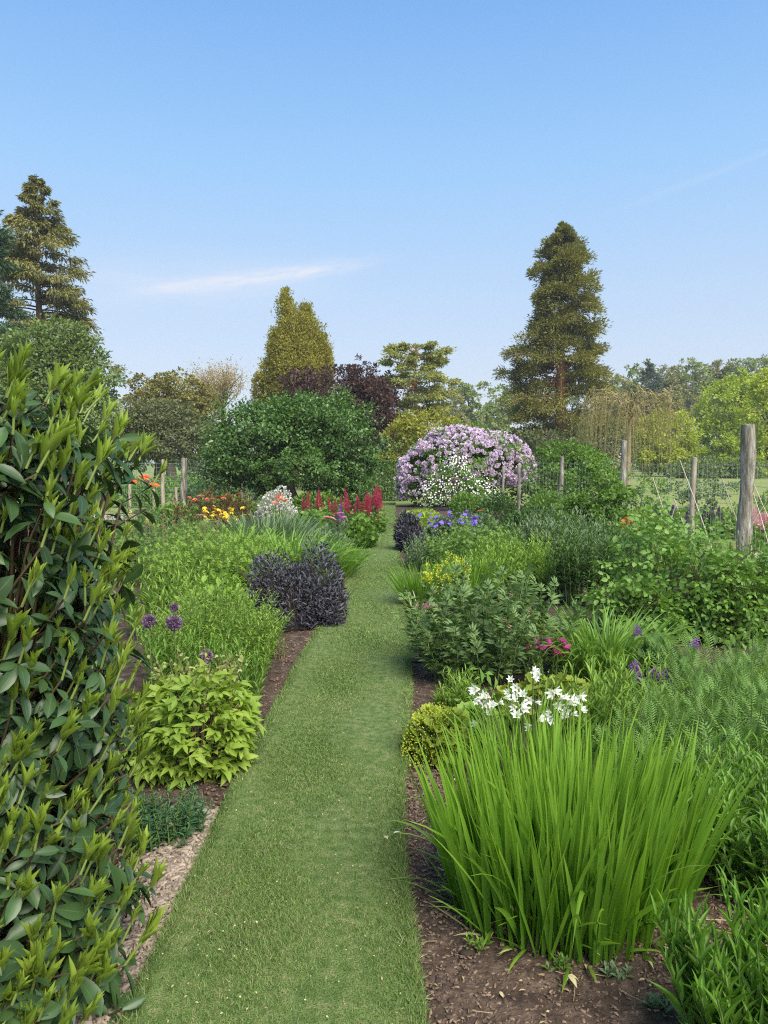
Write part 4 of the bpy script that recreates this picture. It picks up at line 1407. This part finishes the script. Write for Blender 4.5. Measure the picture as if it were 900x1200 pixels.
G = Geo(); line(G, [(0, 0, 0), tuple(S_[0])], .005, .004, 4); G.build('flower_stems', LM['stem_green'], r)
sprout(r, 'flower_spike', lambda G: spike(G, .32, .05, 120, DIAW, .05), LM['purple'], S_, (1, 1), .02)

# vegetation beyond the left fence; rear bushes get darker leaf greens for shade
for (u, Y, rx, h, m, lab) in ((165, 27, 1.2, .9, 'mid', 'row of leafy vegetables behind the bluish netting'), (240, 28, 1.1, .75, 'deep', 'bush coloured dark for shade behind the thick greenish post'),
                              (200, 31, 1.6, 1.0, 'mid', 'green bush further back behind the left fence'), (290, 30, 1.4, .9, 'deep', 'dark low bush in shade under the round headed tree'), (125, 30, 1.5, 1.1, 'mid', 'low bush behind the glossy shrub and the netting'),
                              (270, 21.5, .9, .55, 'mid', 'leafy low bush behind the rusty orange flowers'), (205, 19.5, .9, .4, 'mid', 'low green plant before the slim pale post'),
                              (370, 21.5, .8, .65, 'mid', 'leafy bush at the foot of the leaning trunk'), (415, 22.5, .7, .6, 'deep', 'dark leafy bush between the crimson spikes and the hedge')):
    r = P_('low_bush', lab, 'bush', u, Y)
    mound(r, rx, rx * .7, h, 1500, DIAW, .13, .07, m, rough=.15)

# ================================================================== right border
r = P_('iris_clump', 'big clump of upright bright green sword leaves in the right foreground', 'plant', 664, 2.66)
blade_clump(r, .40, .33, 800, .58, .0165, .25, .2, 'iris', K=9, twist=1.0, fold=.16, lvar=.3)
blade_clump(r, .32, .30, 90, .52, .018, .45, .7, 'iris', name='bent_leaves', K=9, twist=1.2, fold=.16, lvar=.4)
blade_clump(r, .38, .32, 170, .24, .013, 1.0, .6, 'iris', name='short_leaves', K=6, twist=1.2, fold=.16, lvar=.5)
blade_clump(r, .38, .32, 26, .5, .015, .4, 1.9, 'iris', name='kinked_leaves', K=9, twist=1.2, fold=.16, lvar=.4)
blade_clump(r, .40, .32, 60, .2, .009, 1.3, .9, 'straw', name='dead_leaves', K=6, twist=1.2, fold=.1, lvar=.5)
r = P_('lance_plant', 'bright lance leaved plant cut by the bottom right corner', 'plant', 905, 1.9)
leafy(r, .2, .2, 110, .36, LANCE, .13, .018, 14, 'lance', elev=.95, dome=.15)
r = P_('lance_plant', 'broad lance leaved green plant at the right edge beside the sword leaves', 'plant', 895, 2.85)
leafy(r, .27, .32, 130, .42, LANCE, .11, .022, 14, 'lance', elev=.6, dome=.2)
for (u, Y, rx, ry, h, lab) in ((800, 3.5, .28, .3, .42, 'ferny blue green plant behind the right tips of the sword leaves'), (885, 3.7, .34, .3, .50, 'ferny grey green plant at the right edge'),
                               (872, 4.4, .45, .4, .58, 'tall ferny plant in front of the round leaved shrub')):
    r = P_('ferny_plant', lab, 'plant', u, Y, 'ferny plants on the right')
    leafy(r, rx, ry, 74, h, FEATHER, .19, .17, 10, 'feather', elev=.75, dome=.35, taper=.65, hv=.35, lean=.5)
r = P_('lance_plant', 'fresh green lance leaved plant right of the white lilies', 'plant', 735, 4.15)
leafy(r, .3, .28, 60, .44, LANCE, .12, .022, 13, 'fresh', elev=.8, dome=.2)
# white lilies
r = P_('white_lily', 'white trumpet lilies above narrow leaves behind the sword leaved clump', 'plant', 625, 3.85)
b = np.array(at(625, 3.85))
blade_clump(r, .30, .2, 200, .42, .009, .5, .8, 'grass_green')


def trumpet(G, L=.055):
    n = 6
    a = np.arange(n) * 2 * PI / n
    K = 5
    T = np.linspace(0, 1, K)
    P = np.zeros((n, K, 3))
    rad = .004 + .028 * T ** 2.2
    zz = L * (T - .12 * T ** 4)
    for k in range(n):
        P[k] = np.stack([np.cos(a[k]) * rad, np.sin(a[k]) * rad, zz], 1)
    side = np.stack([-np.sin(a), np.cos(a), 0 * a], 1)
    w = np.array([.004, .011, .017, .014, .002])[None] * np.ones((n, 1))
    strips(G, P, side, w, R(0, 1, n), .12)
    st = np.stack([np.zeros((5, 3)), np.stack([np.cos(a[:5] + .3) * .006, np.sin(a[:5] + .3) * .006, np.full(5, L * .9)], 1)], 1)
    tubes(G, st, np.full((1, 2), .0007), .9, 3)


fl_uv = [(562, 808), (560, 818), (568, 824), (556, 822), (575, 818), (583, 825), (590, 818), (572, 838), (600, 822), (598, 798), (604, 806), (596, 812), (610, 826), (618, 820), (625, 795), (632, 792), (627, 823), (630, 845), (622, 850),
         (641, 845), (650, 812), (655, 820), (660, 818), (665, 826), (672, 822), (678, 832), (668, 838), (662, 832), (680, 826), (648, 826), (655, 828), (640, 840), (612, 832), (560, 848)]
fl_uv += [(u + R(-9, 9), v + R(-8, 10)) for u, v in fl_uv[::2]]
G = Geo(); first = None
for (u, v) in fl_uv:
    p = pt(u, v, 3.8 + R(-.12, .12)) - b
    base = np.array([p[0] * .6, p[1] * .5, 0])
    line(G, [base, (base + p) / 2 + [0, 0, .03], p - [0, 0, .01], p], .0025, .0018, 4)
    rot = (R(.7, 1.5), 0, R(-1.3, 1.3))
    if first is None:
        g = Geo(); trumpet(g)
        first = g.build('flower', LM['white'], r); first.location = p; first.rotation_euler = rot
    else:
        child_copy(first, r, p, rot, R(.55, 1.0))
G.build('flower_stems', LM['stem_green'], r)

r = P_('mantle_plant', 'lime yellow round leaved plant at the lawn edge left of the lilies', 'plant', 515, 4.05)
mound(r, .19, .2, .26, 330, ROUND, .06, .06, 'mantle', inner=.6, up=.1)
G = Geo(); n = 1500
d = sph(n); d[:, 2] = np.abs(d[:, 2])
inst(G, STAR6, d * [.15, .15, .25] * R(.98, 1.22, n)[:, None] + [-.03, -.03, .01], d + sph(n) * .4, sph(n), .012, .012, R(0, 1, n))
G.build('flower_froth', LM['euph'], r)
r = P_('mantle_plant', 'round leaved yellowish plant behind the white lilies', 'plant', 635, 4.55)
mound(r, .34, .24, .30, 460, ROUND, .065, .065, 'mantle', inner=.6, up=.1)
r = P_('mantle_plant', 'green round leaved plant below the first trumpet lilies', 'plant', 560, 4.2)
mound(r, .15, .15, .24, 160, ROUND, .08, .08, 'fresh', inner=.6, up=.1)
r = P_('low_plant', 'small tuft of narrow green leaves at the lawn edge before the peony', 'plant', 533, 4.85)
leafy(r, .13, .13, 40, .22, LANCE, .09, .014, 10, 'fresh', elev=.7)
r = P_('peony_plant', 'grey green peony with spent pinkish seed heads at the right lawn edge', 'plant', 572, 5.65)
tops = leafy(r, .48, .42, 90, .64, PEONYL, .20, .16, 8, 'peony', elev=.7, dome=.3, lean=.6, srad=.005, taper=.3)
tops = tops[np.argsort(tops[:, 1])][:26]


def seedhead(G):
    for k in range(4):
        a = k * PI / 2 + .3
        D = np.array([[math.cos(a) * .7, math.sin(a) * .7, .7]])
        inst(G, OVAL, np.zeros((1, 3)), D, np.array([[-math.cos(a), -math.sin(a), .6]]), .028, .016, .5)
    up_floret(G, 5, .026, -.1, OVAL, .6)


sprout(r, 'seed_head', seedhead, LM['stem_pink'], [t + [0, 0, .01] for t in tops[::2]], (.5, .8), .5)
for (u, Y, lab, n_, hh) in ((642, 5.3, 'low plant with magenta flowers between the peony and the arching leaves', 26, .34), (503, 7.7, 'low magenta flowers on the soil before the grassy pair', 18, .16)):
    r = P_('magenta_flower_plant', lab, 'plant', u, Y, 'magenta flowers in the right border')
    leafy(r, .16, .14, 34, hh, DIAW, .04, .025, 8, 'mid')
    B, a, q = disc(n_, .16, .13)
    sprout(r, 'flower', lambda G: up_floret(G, 5, .026, .3, layers=1), LM['magenta'], [x_ + [0, 0, hh * R(.75, 1.05)] for x_ in B], (.8, 1.3), .6)
r = P_('daylily_clump', 'arching strap leaved clump left of the round leaved shrub', 'plant', 706, 5.55)
blade_clump(r, .26, .22, 420, .58, .017, .5, 1.7, 'daylily')
r = P_('wallflower_plant', 'small purple flowers at the foot of the round leaved shrub', 'plant', 757, 4.6)
leafy(r, .18, .12, 22, .30, LANCE2, .06, .012, 12, 'greyish')
b = np.array(at(757, 4.6))
sprout(r, 'flower_spike', lambda G: spike(G, .07, .026, 50, DIAW, .028), LM['purple'], [pt(u, v, 4.5) - b for u, v in ((742, 787), (744, 795), (762, 800), (768, 802), (773, 797), (779, 795), (812, 760), (748, 746), (770, 806))], (.9, 1.3), .4)
r = P_('broad_leaved_plant', 'dark broad leaved plant under the round leaved shrub', 'plant', 772, 5.15)
mound(r, .16, .12, .3, 90, ROUND, .1, .1, 'deep', up=.1)
r = P_('round_leaved_shrub', 'wide shrub with pale rounded leaves before the thick fence post', 'shrub', 808, 6.9)
mound(r, .85, .6, .9, 2300, ROSELEAF, .15, .12, 'rose', rough=.16, up=.25, stems='stem_brown', nstem=40,
      lobes=[(-.1, .1, .62, .5, .98), (.42, -.05, .55, .45, .78), (-.5, -.1, .4, .4, .62), (.9, .1, .5, .5, .8)])
r = P_('phlox_plant', 'dense stand of upright stems with dark pointed leaves', 'plant', 700, 8.4)
leafy(r, .5, .4, 150, .78, LANCE, .10, .026, 14, 'deep', elev=.35, dome=.1, per=2, phyl=1.57, lean=.15, start=.3)
r = P_('leafy_perennial', 'wide mid green leafy plant in the middle of the right border', 'plant', 610, 9.2)
leafy(r, .62, .6, 210, .60, LANCE, .12, .03, 12, 'fresh', elev=.6, dome=.35, per=2, phyl=1.57)
r = P_('leafy_perennial', 'tall leafy green plant behind the grassy pair', 'plant', 560, 10.8)
leafy(r, .65, .6, 230, .66, TERN, .12, .11, 11, 'mid', elev=.5, dome=.35)
r = P_('leafy_perennial', 'blue green leafy plant at the lawn edge before the dark little bush', 'plant', 505, 11.4)
leafy(r, .36, .5, 160, .46, LANCE2, .09, .022, 12, 'greyish', elev=.5)
r = P_('leafy_perennial', 'green leafy plant behind the dense upright stems', 'plant', 655, 11.2)
leafy(r, .75, .6, 230, .78, LANCE, .15, .034, 11, 'greyish', elev=.6, dome=.4, per=2, phyl=1.57)
r = P_('leafy_perennial', 'green plant with a few narrow pale blades before the dark shrub', 'plant', 700, 11.6)
blade_clump(r, .6, .4, 260, .62, .02, .5, .8, 'mid')
r = P_('leafy_perennial', 'fresh leafy plant below the orange flowers by the fence', 'plant', 762, 11.2)
leafy(r, .6, .5, 170, .62, ROUND, .1, .1, 10, 'mid', elev=.4, dome=.2)
r = P_('leafy_perennial', 'low green plant at the right edge before the canes', 'plant', 860, 9.4)
leafy(r, .8, .5, 170, .6, LANCE, .11, .028, 11, 'mid', elev=.5, dome=.2)
r = P_('grassy_clump', 'fine bright green grass clump left of the yellow green heads', 'plant', 493, 8.4)
blade_clump(r, .17, .2, 320, .5, .010, .5, .4, 'grass_green', K=6)
r = P_('grassy_clump', 'fine bright green grass clump right of the yellow green heads', 'plant', 549, 8.7)
blade_clump(r, .22, .2, 340, .56, .010, .5, .4, 'grass_green', K=6)
r = P_('euphorbia_plant', 'acid yellow green plant between two grass clumps', 'plant', 524, 8.2)
tops = leafy(r, .17, .14, 44, .48, OVAL, .06, .024, 12, 'lime', elev=.4)
G = Geo(); Q = np.repeat(tops, 14, 0) + rng.normal(0, .022, (len(tops) * 14, 3))
inst(G, STAR6, Q, sph(len(Q)) + [0, 0, 1.0], sph(len(Q)), .03, .03, R(0, 1, len(Q))); G.build('flower_heads', LM['euph'], r)
r = P_('straw_plant', 'few pale bent leaves at the lawn edge beside the grassy pair', 'plant', 488, 7.6)
blade_clump(r, .04, .04, 9, .42, .014, .5, 1.2, 'straw', K=7)
r = P_('blue_flower_plant', 'small low plant with tiny blue flowers at the lawn edge', 'plant', 488, 6.4)
leafy(r, .07, .2, 26, .1, DIAW, .025, .014, 6, 'greyish')
B, a, q = disc(9, .06, .2)
sprout(r, 'flower', lambda G: up_floret(G, 5, .014, .3), LM['violet'], [x_ + [0, 0, .1] for x_ in B], (.8, 1.2), .4)
r = P_('purple_sage', 'small dark purple bush at the right lawn edge', 'bush', 479, 13.5)
mound(r, .27, .3, .66, 2300, LANCE2, .085, .026, 'sage', rough=.09, up=.8, stems='stem_brown')
r = P_('geranium_plant', 'spreading plant full of violet blue flowers behind the dark little bush', 'plant', 528, 14.4)
mound(r, .62, .5, .5, 1900, DIAW, .10, .07, 'greyish', rough=.1)
b = np.array(at(528, 14.4)); sp_ = []
for k in range(95):
    if k < 62: u, v = 517 + rng.normal(0, 15), 611 + rng.normal(0, 7)
    else: u, v = 553 + rng.normal(0, 8), 613 + rng.normal(0, 4)
    sp_.append(pt(u, v, 14.1 + R(-.35, .35)) - b)
sprout(r, 'flower', lambda G: up_floret(G, 5, .034, .3), LM['violet'], sp_, (.7, 1.5), .8)
r = P_('euphorbia_plant', 'low spread of lime green foliage at the far right lawn edge', 'plant', 494, 18.4)
mound(r, .62, 1.4, .42, 2400, DIAW, .10, .05, 'lime', rough=.1)
for (u, Y, rx, h, m, lab) in ((582, 17.2, .62, .86, 'deep', 'clipped looking dark green dome right of the violet flowers'), (548, 19.5, .6, .8, 'mid', 'grey green rounded bush below the white flowered shrub'),
                              (622, 15.4, .5, .66, 'deep', 'small dark green dome beside the tall dark shrub'), (640, 17.8, .7, .85, 'mid', 'soft green bush below the short brown post'),
                              (560, 15.6, .55, .5, 'greyish', 'greyish low plant beside the violet flowers')):
    r = P_('rounded_bush', lab, 'bush', u, Y, 'rounded bushes in the right border')
    mound(r, rx, rx * .8, h, 2800, DIAW, .085, .035, m, rough=.09, inner=.6)
r = P_('rose_plant', 'single apricot rose beside the dark green dome', 'plant', 563, 16.0)
leafy(r, .12, .1, 9, .62, DIAW, .08, .05, 9, 'mid')
sprout(r, 'flower', lambda G: petal_ball(G, .07, 14, 2, .7), LM['coral'], [pt(563, 600, 15.9) - np.array(at(563, 16.0))], (1, 1.1), .2)
r = P_('azalea_plant', 'orange red flowers on a leafy bush beside the grey netted post', 'bush', 738, 13.4)
mound(r, .42, .35, .62, 1200, DIAW, .09, .05, 'mid', rough=.15)
sprout(r, 'flower', lambda G: petal_ball(G, .05, 12, 2, .35), LM['orange'], [pt(u, v, 13.1) - np.array(at(738, 13.4)) for u, v in ((731, 611), (735, 608), (739, 612), (743, 617), (736, 616), (746, 620), (730, 618), (741, 621))], (.9, 1.3), .5)
for (us, Y, m, lab) in (((768, 775, 779, 784, 789, 795), 15.6, 'lupin_violet', 'dark purple flower spikes beyond the fence netting'), ((884, 889, 893, 897, 902), 13.6, 'lupin_pink', 'pink flower spikes right of the thick fence post'),
                        ((806, 826, 834, 842), 15.0, 'lupin_violet', 'dusky flower spikes between the canes')):
    uc = float(np.mean(us))
    r = P_('lupin_plant', lab, 'plant', uc, Y, 'spired flowers beyond the right fence')
    b = np.array(at(uc, Y))
    leafy(r, .4, .25, 46, .5, ROUND, .1, .1, 8, 'mid', elev=.3, dome=.2)
    v0 = 612 if m == 'lupin_violet' else 618
    S_ = [pt(u, v0 + R(-3, 5), Y + R(-.2, .2)) - b for u in us]
    sprout(r, 'flower_spike', lambda G: spike(G, .3, .06, 120, DIAW, .06, .4), LM[m], S_, (.85, 1.15), .08)
for (u, Y, rx, h, m, lab) in ((775, 17.5, 1.0, .5, 'fresh', 'leafy green mass beyond the fence below the meadow'), (850, 16.5, 1.0, .5, 'mid', 'low leafy plants behind the crossed canes'), (905, 15.5, .7, .6, 'fresh', 'leafy plant under the pink spikes'),
                              (690, 19.5, .9, .8, 'mid', 'low bush behind the tall dark shrub')):
    r = P_('low_bush', lab, 'bush', u, Y)
    mound(r, rx, rx * .6, h, 1500, DIAW, .11, .06, m, rough=.15)
# seedlings on the bare soil in front
for (u, v, m, lab) in ((722, 1150, 'greyish', 'tiny grey leaved seedling on the bare soil right of centre'), (655, 1140, 'mid', 'tiny green seedling below the sword leaves'), (560, 1112, 'fresh', 'tiny round leaved weed near the left soil edge'),
                       (775, 1185, 'greyish', 'pale seedling at the very bottom of the bare soil')):
    Xg = gp(u, v)
    r = thing('small_seedling', lab, 'seedling', Xg, 'seedlings on the bare soil')
    leafy(r, .03, .03, 7, .05, OVAL, .035, .014, 5, m, srad=.0015, elev=.5)
G = Geo()
inst(G, TERN, np.array([[0, 0, .03]]), np.array([[.4, -.9, .2]]), np.array([[.1, 0, 1.0]]), .07, .07, .5)
tag(G.build('yellowed_leaf', LM['straw'], loc=gp(660, 1150)), 'yellowed leaf lying below the sword leaved clump', 'leaf')

# ================================================================== sky, light, camera
SUN_AZ = math.radians(148)       # compass style: 0 = +y, clockwise; the sun stands behind the camera to the right
SUN_EL = math.radians(50)
W = bpy.data.worlds.new('World')
SC.world = W
W.use_nodes = True
nt = W.node_tree
nt.nodes.clear()
lk = nt.links.new
sky = nt.nodes.new('ShaderNodeTexSky')
sky.sky_type = 'NISHITA'
sky.sun_disc = False
sky.sun_elevation = SUN_EL
sky.sun_rotation = SUN_AZ
sky.air_density = 1.0
sky.dust_density = 1.0
sky.ozone_density = 1.2
tc = nt.nodes.new('ShaderNodeTexCoord')
sx = nt.nodes.new('ShaderNodeSeparateXYZ')
lk(tc.outputs['Generated'], sx.inputs[0])
az = math_(nt, 'ARCTAN2', sx.outputs[0], sx.outputs[1])
el = math_(nt, 'ARCSINE', sx.outputs[2])


def streak(az0, el0, slope, length, thick, strength, nsc=9.0):
    da = math_(nt, 'SUBTRACT', az, az0)
    de = math_(nt, 'SUBTRACT', math_(nt, 'SUBTRACT', el, el0), math_(nt, 'MULTIPLY', da, slope))
    g = math_(nt, 'EXPONENT', math_(nt, 'MULTIPLY', math_(nt, 'POWER', math_(nt, 'DIVIDE', math_(nt, 'ABSOLUTE', de), thick), 2.0), -1.0))
    h = math_(nt, 'EXPONENT', math_(nt, 'MULTIPLY', math_(nt, 'POWER', math_(nt, 'DIVIDE', math_(nt, 'ABSOLUTE', da), length), 4.0), -1.0))
    cv = nt.nodes.new('ShaderNodeCombineXYZ')
    lk(math_(nt, 'MULTIPLY', da, nsc), cv.inputs[0]); lk(math_(nt, 'MULTIPLY', de, nsc * 6), cv.inputs[1])
    nz = N_(nt, 'ShaderNodeTexNoise', Scale=1.0, Detail=5.0, Roughness=.6)
    lk(cv.outputs[0], nz.inputs['Vector'])
    nn = math_(nt, 'MULTIPLY', math_(nt, 'SUBTRACT', nz.outputs[0], .22), 2.0, True)
    return math_(nt, 'MULTIPLY', math_(nt, 'MULTIPLY', math_(nt, 'MULTIPLY', g, h), nn), strength)


m1 = streak(-.165, .226, .15, .135, .0085, 1.2, 22.0)
m2 = streak(-.24, .216, .06, .16, .030, .5, 7)
m3 = streak(.40, .325, .26, .10, .004, .2, 14)
mask = math_(nt, 'ADD', math_(nt, 'ADD', m1, m2), m3, True)
K_ = 1 / (.10 * 2 ** 1.5)
clear = ramp(nt, math_(nt, 'DIVIDE', el, PI / 2, True), [(0, (.64, .68, .77)), (.05, (.60, .67, .795)), (.13, (.49, .645, .86)), (.224, (.33, .585, .92)), (.33, (.20, .44, .86)), (1, (.10, .27, .68))])
vm = nt.nodes.new('ShaderNodeVectorMath')
vm.operation = 'SCALE'
vm.inputs['Scale'].default_value = K_
lk(clear, vm.inputs[0])
air = mixc(nt, .9, sky.outputs[0], vm.outputs[0])
cl = mixc(nt, mask, air, (.74 * K_, .80 * K_, .92 * K_))
bg = nt.nodes.new('ShaderNodeBackground')
bg.inputs['Strength'].default_value = .10
lk(cl, bg.inputs['Color'])
wo = nt.nodes.new('ShaderNodeOutputWorld')
lk(bg.outputs[0], wo.inputs['Surface'])

# evening air
m_, nt = mat('haze_air')
pv = nt.nodes.new('ShaderNodeVolumePrincipled')
pv.inputs['Color'].default_value = (.86, .92, 1.0, 1)
pv.inputs['Density'].default_value = .00045
pv.inputs['Anisotropy'].default_value = 0.0
o_ = nt.nodes.new('ShaderNodeOutputMaterial')
nt.links.new(pv.outputs[0], o_.inputs['Volume'])
G = Geo()
x0, x1, y0, y1, z0, z1 = -310, 310, -16, 350, -1.1, 25
G.add([(x0, y0, z0), (x1, y0, z0), (x1, y1, z0), (x0, y1, z0), (x0, y0, z1), (x1, y0, z1), (x1, y1, z1), (x0, y1, z1)],
      [(0, 3, 2, 1), (4, 5, 6, 7), (0, 1, 5, 4), (1, 2, 6, 5), (2, 3, 7, 6), (3, 0, 4, 7)])
tag(G.build('haze', m_, smooth=False), 'thin evening haze over the garden and meadow', 'haze', kind='stuff')

sun = bpy.data.lights.new('sun', 'SUN')
sun.energy = 2.8
sun.angle = math.radians(45)
sun.color = (1.0, .93, .82)
so = bpy.data.objects.new('sun', sun)
COL.objects.link(so)
so.rotation_euler = (PI / 2 - SUN_EL, 0, PI - SUN_AZ)
so.location = (8, -12, 14)

cam = bpy.data.cameras.new('camera')
cam.sensor_fit = 'VERTICAL'
cam.sensor_height = 24
cam.lens = 18.0
cam.clip_start = .05
cam.clip_end = 2000
co = bpy.data.objects.new('camera', cam)
COL.objects.link(co)
co.location = (0, 0, CAM_H)
co.rotation_euler = (PI / 2 - PITCH, 0, 0)
SC.camera = co

vs = SC.view_settings
vs.view_transform = 'Standard'
vs.look = 'None'
vs.gamma = 1
vs.exposure = 1.55
vs.use_curve_mapping = False
SC.cycles.max_bounces = 6
SC.cycles.diffuse_bounces = 3
SC.cycles.glossy_bounces = 2
SC.cycles.transmission_bounces = 4
SC.cycles.use_denoising = False
SC.cycles.filter_width = 1.15
SC.cycles.sample_clamp_indirect = 6
